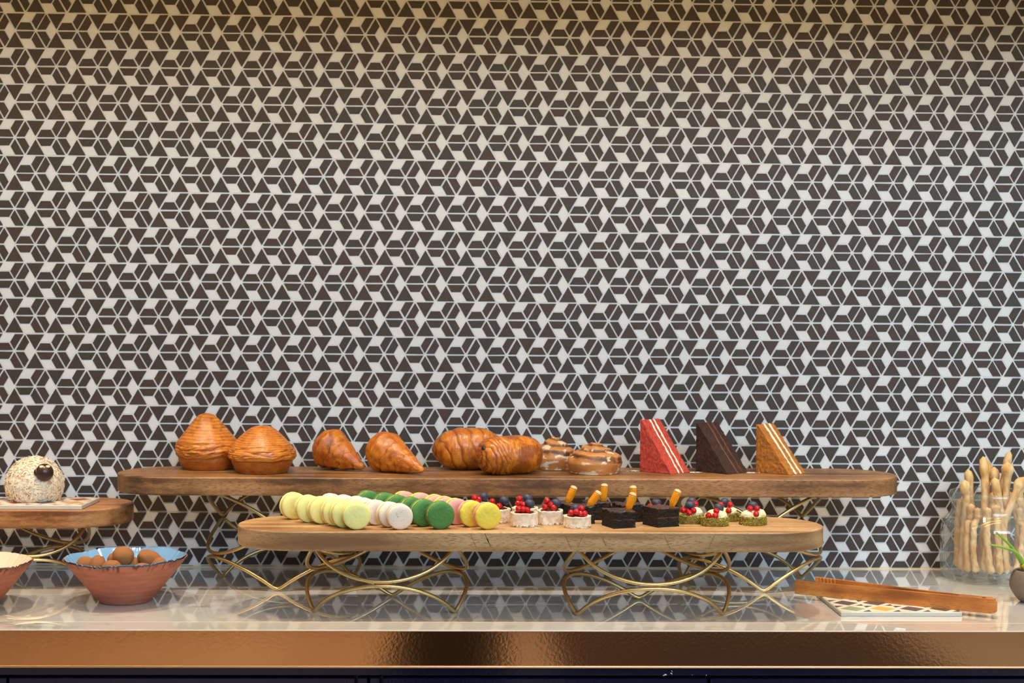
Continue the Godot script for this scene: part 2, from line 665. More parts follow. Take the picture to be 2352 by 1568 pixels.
func build_room() -> void:
	var f := struct("floor", "pale oak floor of the room in front of the counter", "floor")
	box_part("floor_slab", Vector3(-3.5, -0.1, -0.2), Vector3(4.6, 0.0, 5.9), M.floor, f)
	var c := struct("ceiling", "plain off-white ceiling high above the pastry counter", "ceiling")
	box_part("ceiling_slab", Vector3(-3.5, 5.2, -0.2), Vector3(4.6, 5.3, 5.9), M.ceiling, c)
	var l := struct("wall_left", "plain plaster wall left of the counter", "wall")
	box_part("plaster", Vector3(-3.6, 0.0, -0.2), Vector3(-3.5, 5.2, 5.9), M.plaster, l)
	var r := struct("wall_right", "plain plaster wall right of the counter", "wall")
	box_part("plaster", Vector3(4.6, 0.0, -0.2), Vector3(4.7, 5.2, 5.9), M.plaster, r)
	# wall behind the camera, with the high window opening
	var b := struct("wall_rear", "plaster wall facing the counter with a high window opening", "wall")
	box_part("plaster", Vector3(-3.5, 0.0, 5.8), Vector3(-0.25, 5.2, 5.9), M.plaster, b)
	box_part("plaster", Vector3(4.25, 0.0, 5.8), Vector3(4.6, 5.2, 5.9), M.plaster, b)
	box_part("plaster", Vector3(-0.25, 0.0, 5.8), Vector3(4.25, 2.45, 5.9), M.plaster, b)
	box_part("plaster", Vector3(-0.25, 4.85, 5.8), Vector3(4.25, 5.2, 5.9), M.plaster, b)
	var w := struct("window_1", "wide high window in the wall facing the counter", "window")
	var wm := std(srgb(60, 58, 56), 0.5)
	box_part("window_frame", Vector3(-0.25, 2.45, 5.82), Vector3(-0.19, 4.85, 5.88), wm, w)
	box_part("window_frame", Vector3(4.19, 2.45, 5.82), Vector3(4.25, 4.85, 5.88), wm, w)
	box_part("window_frame", Vector3(-0.19, 2.45, 5.82), Vector3(4.19, 2.51, 5.88), wm, w)
	box_part("window_frame", Vector3(-0.19, 4.79, 5.82), Vector3(4.19, 4.85, 5.88), wm, w)
	var gm := std(Color(1, 1, 1, 0.05), 0.0)
	gm.transparency = BaseMaterial3D.TRANSPARENCY_ALPHA
	for k in 3:
		var x0 := -0.19 + k * 1.46
		if k > 0:
			box_part("mullion", Vector3(x0 - 0.025, 2.51, 5.83), Vector3(x0 + 0.025, 4.79, 5.87), wm, w)
		box_part("pane", Vector3(x0 + 0.026, 2.51, 5.848), Vector3(x0 + 1.434, 4.79, 5.852), gm, w, 0.0005)
	# canopy over the counter, above the picture, with its warm light strip
	var em := std(srgb(255, 220, 170), 0.5)
	em.emission_enabled = true
	em.emission = Color(1.0, 0.82, 0.47)
	em.emission_energy_multiplier = 3.0
	var cn := thing("canopy", "shallow plaster canopy above the mosaic wall with a warm light strip", "canopy", Vector3(0.0, 2.05, 0.0))
	box_part("canopy_board", Vector3(-3.49, 0.0, 0.004), Vector3(4.59, 0.14, 0.75), M.plaster, cn)
	part("strip_light", chamfer_box(Vector3(3.7, 0.012, 0.03), 0.002), em, cn, Vector3(-0.65, -0.0125, 0.654), Vector3(0.46, 0.0, 0.0))
	var lamp := std(srgb(255, 236, 205), 0.4)
	lamp.emission_enabled = true
	lamp.emission = Color(1.0, 0.92, 0.79)
	lamp.emission_energy_multiplier = 4.0
	var ring_m := lathe([Vector2(0.030, 0.0), Vector2(0.045, 0.0), Vector2(0.045, -0.004), Vector2(0.032, -0.008), Vector2(0.030, 0.0)], 32, 16, 2)
	var lens_m := lathe([Vector2(0.0, 0.0), Vector2(0.030, 0.0), Vector2(0.028, -0.004), Vector2(0.0, -0.005)], 24, 10, 2)
	for x in CANOPY_LAMPS:
		var rn := part("downlight_ring", ring_m, M.black, cn, Vector3(x, 0.0, 0.45))
		part("downlight_lens", lens_m, lamp, rn)
	for k in FLOOR_LAMPS.size():
		var fl := thing("ceiling_spotlight", ["leftmost ceiling spotlight over the floor", "middle ceiling spotlight over the floor", "rightmost ceiling spotlight over the floor"][k], "light", Vector3(FLOOR_LAMPS[k], 5.2, 4.35), 0.0, "ceiling spotlights")
		part("downlight_ring", ring_m, M.black, fl)
		part("downlight_lens", lens_m, lamp, fl)
	# what the copper band mirrors: a dark rug and the camera's tripod
	var rg := thing("rug", "dark brown rug on the floor behind the camera", "rug", Vector3(1.1, 0.0, 4.3))
	box_part("pile", Vector3(-0.76, 0.0, -0.95), Vector3(0.75, 0.012, 0.9), M.rug, rg)
	var bag := thing("camera_bag", "black camera bag standing on the floor by the tripod", "bag", Vector3(-0.10, 0.0, 3.25))
	part("body", chamfer_box(Vector3(0.36, 0.46, 0.22), 0.03), M.black, bag, Vector3(0, 0.23, 0))
	part("carry_handle", tube(smooth_path([Vector3(-0.07, 0.455, 0), Vector3(-0.05, 0.50, 0), Vector3(0.05, 0.50, 0), Vector3(0.07, 0.455, 0)]), func(_u, _g): return 0.010, 10), M.black, bag)
	var tp := thing("tripod", "black camera tripod standing in front of the counter", "tripod", Vector3(-0.02, 0.0, 2.95))
	for k in 3:
		var a := TAU * k / 3.0 + 0.5
		part("leg", tube(PackedVector3Array([Vector3(0.03 * cos(a), 1.15, 0.03 * sin(a)), Vector3(0.24 * cos(a), 0.5, 0.24 * sin(a)), Vector3(0.42 * cos(a), 0.02, 0.42 * sin(a))]), func(u, _g): return 0.03 - 0.008 * u, 10), M.black, tp)
		part("foot", ball(Vector3(0.022, 0.02, 0.022), 12, 8), M.black, tp, Vector3(0.42 * cos(a), 0.02, 0.42 * sin(a)))
	part("column", tube(PackedVector3Array([Vector3(0, 0.75, 0), Vector3(0, 1.24, 0)]), func(_u, _g): return 0.018, 12), M.black, tp)
	part("head_plate", chamfer_box(Vector3(0.09, 0.03, 0.09), 0.004), M.black, tp, Vector3(0, 1.25, 0))

# ------------------------------------------------------------------ mosaic wall

# tile: polygon (counter-clockwise, in metres) with bevelled front; returns [vertices, indices]
func tile_arrays(poly: Array, inset: float, depth: float, bevel: float) -> Array:
	var v := PackedVector3Array()
	var ix := PackedInt32Array()
	var n := poly.size()
	for e in [[inset + bevel, depth], [inset, depth - bevel], [inset, 0.0]]:
		for p in shrink(poly, e[0]):
			v.append(Vector3(p.x, p.y, e[1]))
	for i in range(1, n - 1):
		ix.append_array([0, i, i + 1])
	for r in 2:
		for i in n:
			var a := r * n + i
			var b := r * n + (i + 1) % n
			ix.append_array([a, a + n, b, b, a + n, b + n])
	return [v, ix]

func shrink(poly: Array, d: float) -> Array:
	var out := []
	var n := poly.size()
	for i in n:
		var a: Vector2 = poly[(i - 1 + n) % n]
		var b: Vector2 = poly[i]
		var c: Vector2 = poly[(i + 1) % n]
		var u := (b - a).normalized()
		var w := (c - b).normalized()
		var nu := Vector2(-u.y, u.x)
		var nw := Vector2(-w.y, w.x)
		out.append(b + (nu + nw) * (d / (1.0 + nu.dot(nw))))
	return out

func flat_mesh(v: PackedVector3Array, ix: PackedInt32Array) -> ArrayMesh:
	# tiles: indices are counter-clockwise seen from the front
	var v2 := PackedVector3Array()
	var n2 := PackedVector3Array()
	v2.resize(ix.size())
	n2.resize(ix.size())
	for i in range(0, ix.size(), 3):
		var a := v[ix[i]]
		var b := v[ix[i + 1]]
		var c := v[ix[i + 2]]
		var f := (b - a).cross(c - a).normalized()
		v2[i] = a
		v2[i + 1] = c
		v2[i + 2] = b
		n2[i] = f
		n2[i + 1] = f
		n2[i + 2] = f
	var arr := []
	arr.resize(Mesh.ARRAY_MAX)
	arr[Mesh.ARRAY_VERTEX] = v2
	arr[Mesh.ARRAY_NORMAL] = n2
	var m := ArrayMesh.new()
	m.add_surface_from_arrays(Mesh.PRIMITIVE_TRIANGLES, arr)
	return m

func build_mosaic() -> void:
	var wall := struct("wall_back", "black and white geometric mosaic wall behind the pastry counter", "wall")
	box_part("grout_bed", Vector3(-3.5, 0.0, -0.2), Vector3(4.6, 5.2, 0.0), M.grout, wall)
	var s := SIDE
	var h := s * sqrt(3.0) / 2.0
	var six := []
	for k in 6:
		six.append(Vector2(cos(k * PI / 3.0), sin(k * PI / 3.0)) * s)
	# trapezoids of one hexagon: [radial edge, white corner]
	var traps := []
	for q in [[3, 2], [1, 2], [1, 0], [3, 4], [5, 4], [5, 0]]:
		var a: Vector2 = six[q[0]]
		var w: Vector2 = six[q[1]]
		var poly := [Vector2.ZERO, a, (a + w) / 2.0, w / 2.0]
		if (poly[1] - poly[0]).cross(poly[2] - poly[1]) < 0.0:
			poly.reverse()
		traps.append(poly)
	var rhombs := []
	for q in [[2, 3, 1], [4, 3, 5], [0, 1, 5]]:
		var w: Vector2 = six[q[0]]
		var poly := [w, (w + six[q[1]]) / 2.0, w / 2.0, (w + six[q[2]]) / 2.0]
		if (poly[1] - poly[0]).cross(poly[2] - poly[1]) < 0.0:
			poly.reverse()
		rhombs.append(poly)
	var tris := [[six[2] + Vector2(-s, 0), six[3], six[2]], [six[3] + Vector2.ZERO, six[4] + Vector2(-s, 0), six[4]]]
	for t in tris:
		if (t[1] - t[0]).cross(t[2] - t[1]) < 0.0:
			t.reverse()
	# kinds: name, polygons, inset, depth, bevel, is dark
	var kinds := [["triangle_tile", tris, 0.0018, 0.0022, 0.0003, true], ["trapezoid_tile", traps, 0.0017, 0.0022, 0.0003, true], ["rhombus_tile", rhombs, 0.0002, 0.0005, 0.0002, false]]
	var origin := Vector2(-0.8702, 1.93375)
	var cells := []
	for row in range(-13, 18):
		for col in range(-28, 56):
			var x := origin.x + (col + (0.5 if posmod(row, 2) == 1 else 0.0)) * 2.0 * s
			var y := origin.y - row * 2.0 * h - 0.00366 * x
			if x > -2.4 and x < 2.6 and y < 2.2:
				cells.append(Vector2(x, y))
	for kind in kinds:
		var places := []                   # [distance to the camera's foot, centre, variant]
		var shapes := []
		var centres := []
		for poly in kind[1]:
			var c := Vector2.ZERO
			for p in poly:
				c += p
			c /= poly.size()
			var moved := []
			for p in poly:
				moved.append(p - c)
			centres.append(c)
			shapes.append(tile_arrays(moved, kind[2], kind[3], kind[4]))
		for cell in cells:
			for k in shapes.size():
				var c: Vector2 = cell + centres[k]
				if c.y > 2.075:
					continue
				if c.y > 0.915:
					places.append([Vector2(c.x - 0.02, (c.y - 1.5) * 1.35).length(), c, k])
				elif c.y > 0.89:          # pieces cut by the counter: keep their upper part
					places.append([99.0, c, k])
		places.sort_custom(func(p, q): return p[0] < q[0])
		var meshes := []
		for sh in shapes:
			meshes.append(flat_mesh(sh[0], sh[1]))
		var bulk_v := [PackedVector3Array(), PackedVector3Array(), PackedVector3Array()]
		var bulk_i := [PackedInt32Array(), PackedInt32Array(), PackedInt32Array()]
		for i in places.size():
			var c: Vector2 = places[i][1]
			var k: int = places[i][2]
			var turn := rng.randfn(0.0, 0.006)
			var at := Vector3(c.x + rng.randfn(0.0, 0.00018), c.y + rng.randfn(0.0, 0.00018), 0.0)
			var pick := rng.randi() % 3
			var tilt := Basis(Vector3.BACK, turn) * Basis(Vector3.RIGHT, rng.randfn(0.0, 0.004)) * Basis(Vector3.UP, rng.randfn(0.0, 0.004))
			if i < 300:
				var o := part(kind[0], meshes[k], M.tile_dark[pick] if kind[5] else M.tile_white, wall, at)
				o.basis = tilt
			else:
				var sv: PackedVector3Array = shapes[k][0]
				var base: int = bulk_v[pick].size()
				for p in sv:
					var q := tilt * p + at
					q.y = clampf(q.y, 0.9035, 2.048)
					bulk_v[pick].append(q)
				for j in shapes[k][1]:
					bulk_i[pick].append(base + j)
		for pick in 3:
			var o := part(kind[0].replace("_tile", "_tile_field"), flat_mesh(bulk_v[pick], bulk_i[pick]), M.tile_dark[pick] if kind[5] else M.tile_white, wall)
			o.set_meta("kind", "stuff")

# ------------------------------------------------------------------ counter

func build_counter() -> void:
	var w := thing("worktop", "white veined marble worktop with a copper front band", "worktop", Vector3(0.1, 0.0, 0.0))
	box_part("marble_slab", Vector3(-2.6, 0.845, 0.0005), Vector3(2.7, TOP, 0.2800), M.marble, w, 0.0004)
	box_part("marble_slab", Vector3(-2.6, 0.845, 0.2816), Vector3(2.7, TOP, 0.5104), M.marble, w, 0.0004)
	box_part("marble_slab", Vector3(-2.6, 0.845, 0.5108), Vector3(2.7, TOP, 0.5700), M.marble, w, 0.0006)
	box_part("seam", Vector3(-2.6, 0.85, 0.2798), Vector3(2.7, TOP - 0.0001, 0.2818), M.seam, w, 0.0001)
	box_part("copper_band", Vector3(-2.6, 0.8440, 0.5702), Vector3(2.7, 0.8988, 0.5722), M.copper, w, 0.0004)
	part("copper_lip", tube(PackedVector3Array([Vector3(-2.6, 0.8435, 0.5720), Vector3(2.7, 0.8435, 0.5720)]), func(_u, _g): return 0.0021, 14), M.copper_lip, w)
	var cq := PackedVector3Array()
	var cl := PackedVector3Array()
	for k in 7:
		var a := PI / 2.0 * k / 6.0
		cq.append(Vector3(-2.6, TOP + 0.0045 * (1.0 - sin(a)), 0.0045 * (1.0 - cos(a)) + 0.0001))
		cl.append(Vector3(2.7, TOP + 0.0045 * (1.0 - sin(a)), 0.0045 * (1.0 - cos(a)) + 0.0001))
	cq.append(Vector3(-2.6, TOP, 0.0001))
	cl.append(Vector3(2.7, TOP, 0.0001))
	var ck := struct("trim_2", "cream caulk line where the mosaic wall meets the marble", "trim", Vector3(0.1, 0.0, 0.0))
	part("caulk_line", loft([cq, cl], false), M.caulk, ck)
	# rail under the copper
	var rail := thing("trim_1", "glossy dark navy rail under the copper band", "trim", Vector3(0.1, 0.0, 0.0))
	rail.set_meta("kind", "structure")
	box_part("rail_board", Vector3(-2.6, 0.8290, 0.545), Vector3(2.7, 0.8434, 0.5660), M.navy, rail, 0.0008)
	for c in [[0.283, 0.8300, 0.0045, 0.0016, 0.3], [0.2930, 0.8322, 0.0026, 0.0014, -0.7], [0.2938, 0.8358, 0.0022, 0.0007, -0.9], [0.3476, 0.8296, 0.0012, 0.0008, -0.4], [0.3258, 0.8300, 0.0020, 0.0003, 0.1]]:
		part("paint_chip", chip_mesh(c[2], c[3]), M.chip, rail, Vector3(c[0] - 0.1, c[1], 0.56615), Vector3(0, 0, c[4]))
	# cabinets
	var edges := [-1.62, -0.7350, -0.1780, 0.3525, 1.03, 2.05]
	var words := ["navy base cabinet at the far left end under the counter", "navy base cabinet under the terracotta bowl", "navy base cabinet under the macaron end of the front board", "navy base cabinet under the berry tarts", "navy base cabinet under the glass jar and plant"]
	for i in 5:
		var x0: float = edges[i] + 0.002
		var x1: float = edges[i + 1] - 0.002
		var o := thing("base_cabinet", words[i], "cabinet", Vector3((x0 + x1) / 2.0, 0.0, 0.28), 0.0, "navy base cabinets under the counter")
		var hw := (x1 - x0) / 2.0
		box_part("body", Vector3(-hw, 0.1, -0.26), Vector3(hw, 0.828, 0.262), M.navy, o)
		box_part("plinth", Vector3(-hw, 0.0, -0.26), Vector3(hw, 0.1, 0.20), M.navy, o)
		var d0 := -hw + (0.0 if i != 2 else 0.0195)
		var d1 := hw - (0.0 if i != 1 else 0.0195)
		if i == 2:
			box_part("stile", Vector3(-hw, 0.12, 0.262), Vector3(-hw + 0.0155, 0.8240, 0.283), M.navy, o, 0.001)
		if i == 1:
			box_part("stile", Vector3(hw - 0.0155, 0.12, 0.262), Vector3(hw, 0.8240, 0.283), M.navy, o, 0.001)
		var door := box_part("door", Vector3(d0, 0.12, 0.264), Vector3(d1, 0.8240, 0.2835), M.navy, o, 0.0012)
		var size := Vector2(d1 - d0, 0.704)
		part("handle", tube(PackedVector3Array([Vector3(-0.06, 0, 0), Vector3(0.06, 0, 0)]), func(_u, _g): return 0.005, 10), M.brass, door, Vector3(0, size.y / 2 - 0.09, 0.022))

func chip_mesh(a: float, b: float) -> ArrayMesh:
	return grid(14, 4, func(u: float, w: float):
		var r: float = 0.7 + 0.4 * sin(u * TAU * 3.0 + a * 900.0) * 0.5 + 0.2 * sin(u * TAU * 5.0)
		var t: float = w * PI
		return Vector3(cos(u * TAU) * sin(t) * a * r, sin(u * TAU) * sin(t) * b * r, -cos(t) * 0.00012))

# ------------------------------------------------------------------ stands

func stadium(hx: float, b: float, y: float, inset: float) -> PackedVector3Array:
	var out := PackedVector3Array()
	var n := 28
	var r := b - inset
	for side in 2:
		for i in n + 1:
			var a := -PI / 2.0 + PI * i / n + PI * side
			var cx := (hx - b) * (1.0 if side == 0 else -1.0)
			out.append(Vector3(cx + cos(a) * r, y, sin(a) * r))
	return out

func board_mesh(length: float, b: float, thick: float) -> ArrayMesh:
	var rings := []
	for e in [[0.003, 0.0], [0.0008, 0.0008], [0.0, 0.003], [0.0, thick - 0.0025], [0.0006, thick - 0.0007], [0.0024, thick]]:
		rings.append(stadium(length / 2.0, b, e[1], e[0]))
	return loft(rings)

func ring_profile(u: float) -> float:
	var e := 0.006
	var top := pow(1.0 + e, 0.36) - pow(e, 0.36)
	return (pow(sin(u * PI) * sin(u * PI) + e, 0.36) - pow(e, 0.36)) / top

func wire_base(parent: Node3D, at: Vector3, rx: float, rz: float, foot_deg: float, tiers: int, height: float) -> void:
	var base := Node3D.new()
	base.name = "wire_base"
	parent.add_child(base, true)
	base.position = at
	var r := 0.0033
	var t := height / tiers
	for k in tiers:
		var pts := PackedVector3Array()
		var n := 132
		for i in n:
			var u := fposmod(3.0 * i / n, 1.0)
			var a := TAU * i / n + deg_to_rad(foot_deg)
			var g := ring_profile(u)
			if k % 2 == 1:
				g = 1.0 - g
			pts.append(Vector3(cos(a) * rx, k * t + r + g * (t - 2.0 * r), sin(a) * rz))
		part("ring", tube(pts, func(_u, _g): return r, 10, true), M.brass, base)
		if k < tiers - 1:
			for j in 3:
				var a := deg_to_rad(foot_deg + 120.0 * j + (60.0 if k % 2 == 0 else 0.0))
				var p := Vector3(cos(a) * rx, (k + 1) * t, sin(a) * rz)
				var long := 0.011 if k % 2 == 0 else 0.004
				part("weld", ball(Vector3(long, 0.0024, 0.0026), 14, 10), M.weld, base, p, Vector3(0, -a + PI / 2.0, 0))

func build_stands() -> void:
	var f := thing("serving_stand", "lighter oval wooden board on brass wire feet holding macarons and small cakes", "serving stand", Vector3(0.079, TOP, 0.3985))
	part("board", board_mesh(0.974, 0.1015, 0.0315), M.wood_front, f, Vector3(0, 0.1105, 0))
	wire_base(f, Vector3(-0.2405, 0, -0.0095), 0.1335, 0.0915, 31.0, 2, 0.1105)
	wire_base(f, Vector3(0.1920, 0, 0.0105), 0.1375, 0.0905, 29.0, 2, 0.1105)
	# old knife marks in the front edge
	var mark := std(srgb(140, 94, 56), 0.7)
	for c in [[-0.0745, 0.0225, 0.016, -0.42], [-0.0710, 0.0150, 0.014, -0.42], [-0.0950, 0.0160, 0.026, -0.40], [0.0560, 0.0160, 0.026, -0.42], [0.1140, 0.0160, 0.012, -0.45], [0.2150, 0.0160, 0.024, -0.42], [0.2860, 0.0170, 0.026, 0.42], [0.0760, 0.0180, 0.022, 0.45]]:
		part("knife_mark", chamfer_box(Vector3(0.0016 if c[2] < 0.018 else 0.0009, c[2], 0.0004), 0.0001), mark, f, Vector3(c[0], 0.1105 + c[1], 0.1015), Vector3(0, 0, c[3] * -1.0))
	var b := thing("serving_stand", "long darker wooden board on three-tier wire feet against the mosaic wall", "serving stand", Vector3(0.0455, TOP, 0.168))
	part("board", board_mesh(1.421, 0.1015, 0.032), M.wood_back, b, Vector3(0, 0.1715, 0))
	wire_base(b, Vector3(-0.411, 0, -0.008), 0.1385, 0.0865, 90.0, 3, 0.1715)
	wire_base(b, Vector3(0.4450, 0, -0.010), 0.1300, 0.0930, 86.0, 3, 0.1715)
	var l := thing("serving_stand", "wooden board on brass wire feet under the sheep cake", "serving stand", Vector3(-1.132, TOP, 0.152))
	part("board", board_mesh(0.974, 0.1015, 0.0315), M.wood_left, l, Vector3(0, 0.1105, 0))
	wire_base(l, Vector3(0.272, 0, -0.003), 0.1335, 0.0915, 5.0, 2, 0.1105)
	wire_base(l, Vector3(-0.272, 0, -0.003), 0.1335, 0.0915, 31.0, 2, 0.1105)

# ------------------------------------------------------------------ macarons

func macaron_shell(R: float, rough: float, sd: float) -> ArrayMesh:
	var k := R / 0.0225
	var pts := [Vector2(0.0, 0.0), Vector2(0.0196, 0.0), Vector2(0.0214, 0.0003), Vector2(0.0220, 0.0010), Vector2(0.0216, 0.0020), Vector2(0.0207, 0.0027), Vector2(0.0219, 0.0033), Vector2(0.0225, 0.0044), Vector2(0.0218, 0.0064), Vector2(0.0192, 0.0083), Vector2(0.0140, 0.0095), Vector2(0.0070, 0.0099), Vector2(0.0, 0.0100)]
	var n := 40
	var p := profile(pts, n)
	return grid(56, n, func(u: float, w: float):
		var q: Vector2 = p[roundi(w * n)]
		var d := Vector3(cos(u * TAU), 0, sin(u * TAU))
		var foot := smoothstep(0.0034, 0.0018, q.y) * smoothstep(0.016, 0.020, q.x)
		var r: float = q.x + foot * 0.0012 * n3(d * 0.022 + Vector3(0, q.y * 1.4 + sd, 0), 520.0) + 0.0003 * n3(d * q.x + Vector3(0, sd, 0), 120.0) * rough
		var y: float = q.y + (0.00035 * rough * n3(d * q.x + Vector3(sd, 0, 0), 160.0) if q.y > 0.004 else 0.0)
		return Vector3(d.x * r, y, d.z * r) * k)

func specks_mesh(R: float, count: int, size: float, lumpy: bool) -> ArrayMesh:
	var v := PackedVector3Array()
	var ix := PackedInt32Array()
	var k := R / 0.0225
	for i in count:
		var a := rng.randf() * TAU
		var r := sqrt(rng.randf()) * 0.0215
		var y := 0.0100 - 0.0002
		if r > 0.006:
			y = 0.0100 - 0.0052 * pow((r - 0.004) / 0.0185, 3.2)
		var c := Vector3(cos(a) * r, y + 0.0120 - 0.0100, sin(a) * r) * k
		c.y = (y + 0.00245) * k
		var s := size * rng.randf_range(0.6, 1.4)
		var b := Basis.from_euler(Vector3(rng.randf() * TAU, rng.randf() * TAU, 0))
		var base := v.size()
		for d in [Vector3.UP, Vector3.RIGHT, Vector3.BACK, Vector3.LEFT, Vector3.FORWARD, Vector3.DOWN]:
			v.append(c + b * (d * s * (rng.randf_range(0.6, 1.5) if lumpy else 1.0)))
		for t in [[0, 1, 2], [0, 2, 3], [0, 3, 4], [0, 4, 1], [5, 2, 1], [5, 3, 2], [5, 4, 3], [5, 1, 4]]:
			ix.append_array([base + t[0], base + t[2], base + t[1]])
	return mk(v, ix, PackedColorArray(), false)

func macaron(label: String, at: Vector2, R: float, front: String, back: String, fill: String, turn: float, lean: float, group: String) -> Node3D:
	var key := "shell_%s_%d" % [front, int(R * 1e5)]
	if not mesh_cache.has(key):
		mesh_cache[key] = macaron_shell(R, 1.1 if front in ["green", "yellow"] else 0.5, float(mesh_cache.size()))
		mesh_cache[key + "f"] = lathe([Vector2(0, -0.0022), Vector2(0.0198, -0.0022), Vector2(0.0209, -0.0012), Vector2(0.0211, 0.0), Vector2(0.0209, 0.0012), Vector2(0.0198, 0.0022), Vector2(0, 0.0022)].map(func(q): return q * (R / 0.0225)), 40, 20)
	var o := thing("macaron", label, "macaron", Vector3(at.x, FRONT_TOP, at.y), turn, group)
	var body := Vector3(PI / 2.0 + lean, 0, 0)
	var c := Vector3(0, R - 0.0002, 0)
	var bs := Basis.from_euler(body)
	var gap := 0.0022 * R / 0.0225
	var sf := part("shell", mesh_cache[key], M.macaron[front], o, c + bs * Vector3(0, gap, 0), body)
	sf.rotate_object_local(Vector3.UP, rng.randf() * TAU)
	var sb := part("shell", mesh_cache[key], M.macaron[back], o, c - bs * Vector3(0, gap, 0), Vector3(PI / 2.0 + lean + PI, 0, 0))
	sb.rotate_object_local(Vector3.UP, rng.randf() * TAU)
	part("filling", mesh_cache[key + "f"], M.filling[fill], o, c, body)
	if front in ["ivory", "green"]:
		var dots := specks_mesh(R, 16 if front == "ivory" else 40, 0.00055 if front == "ivory" else 0.0007, front == "green")
		var d := part("speckles" if front == "ivory" else "nut_crumbs", dots, M.seed if front == "ivory" else M.nut, o, c, body)
		d.set_meta("kind", "stuff")
	return o

func build_macarons() -> void:
	var order := ["frontmost", "second from the front", "third from the front", "fourth from the front", "fifth from the front", "sixth from the front", "seventh from the front"]
	var rows := [
		["lemon", "lemon", "lemon", 0.0228, "pale lemon macaron of the left row on the board", "lemon macarons", [[-0.2064, 0.4690], [-0.2280, 0.4495], [-0.2450, 0.4290], [-0.2696, 0.4065], [-0.2935, 0.3875], [-0.3236, 0.3498]]],
		["ivory", "ivory", "ivory", 0.0208, "ivory speckled macaron beside the lemon row", "speckled ivory macarons", [[-0.1366, 0.4680], [-0.1550, 0.4430], [-0.1790, 0.4180], [-0.1990, 0.3940], [-0.2150, 0.3690], [-0.2380, 0.3490], [-0.2630, 0.3300]]],
		["green", "green", "green", 0.0226, "green pistachio macaron between ivory and pink rows", "green pistachio macarons", [[-0.0713, 0.4620], [-0.1000, 0.4320], [-0.1210, 0.4050], [-0.1470, 0.3730], [-0.1686, 0.3450], [-0.2005, 0.3170]]],
		["yellow", "pink", "rose", 0.0218, "yellow and pink macaron of the right row", "yellow and pink macarons", [[0.0049, 0.4630], [-0.0215, 0.4360], [-0.0470, 0.4090], [-0.0660, 0.3830], [-0.0830, 0.3570], [-0.1095, 0.3320], [-0.1388, 0.3100]]],
	]
	for r in rows:
		for i in r[6].size():
			var q: Array = r[6][i]
			var a: String = r[0]
			var b: String = r[1]
			if r[0] == "yellow" and i >= 2:
				a = "pink"
				b = "yellow"
			var z: float = 0.46 if i > 0 else 0.26
			macaron("%s, %s" % [r[4], order[i]], Vector2(q[0], q[1]), r[3], a, b, r[2], z + rng.randfn(0.0, 0.03), rng.randfn(0.0, 0.02), r[5])

# ------------------------------------------------------------------ berries, small cakes

func currant(parent: Node, at: Vector3, r := 0.0048) -> void:
	if not mesh_cache.has("currant"):
		mesh_cache["currant"] = ball(Vector3.ONE * 0.0048, 20, 14)
		mesh_cache["currant_tip"] = grid(8, 4, func(u: float, w: float): return Vector3(cos(u * TAU) * 0.0009 * (1.0 - w * 0.7), w * 0.0016, sin(u * TAU) * 0.0009 * (1.0 - w * 0.7)))
	var o := part("currant", mesh_cache["currant"], M.currant, parent, at)
	o.scale = Vector3.ONE * (r / 0.0048)
	o.rotation = Vector3(rng.randf_range(0.2, 1.2), rng.randf_range(-1.2, 1.2), rng.randf_range(-0.5, 0.5))
	part("tip", mesh_cache["currant_tip"], M.currant_tip, o, Vector3(0, 0.0044, 0))

func blueberry(parent: Node, at: Vector3, r := 0.0080) -> void:
	if not mesh_cache.has("blueberry"):
		mesh_cache["blueberry"] = grid(28, 18, func(u: float, w: float):
			var a: float = w * PI
			var y := -cos(a) * 0.0068
			if w > 0.9:
				y -= 0.0016 * smoothstep(0.9, 1.0, w)
			return Vector3(sin(a) * cos(u * TAU) * 0.0080, y, sin(a) * sin(u * TAU) * 0.0080))
		mesh_cache["crown"] = grid(20, 6, func(u: float, w: float):
			var spike := 0.0008 * maxf(0.0, sin(u * TAU * 5.0))
			var g: float = w * PI
			return Vector3(cos(u * TAU) * (0.0023 + 0.0004 * cos(g)), 0.0060 + 0.0004 * sin(g) + spike * sin(g), sin(u * TAU) * (0.0023 + 0.0004 * cos(g))))
	var o := part("blueberry", mesh_cache["blueberry"], M.blueberry, parent, at)
	o.scale = Vector3.ONE * (r / 0.0080)
	o.rotation = Vector3(rng.randf_range(-0.9, 0.5), rng.randf() * TAU, rng.randf_range(-0.6, 0.6))
	part("crown", mesh_cache["crown"], M.blueberry_crown, o)

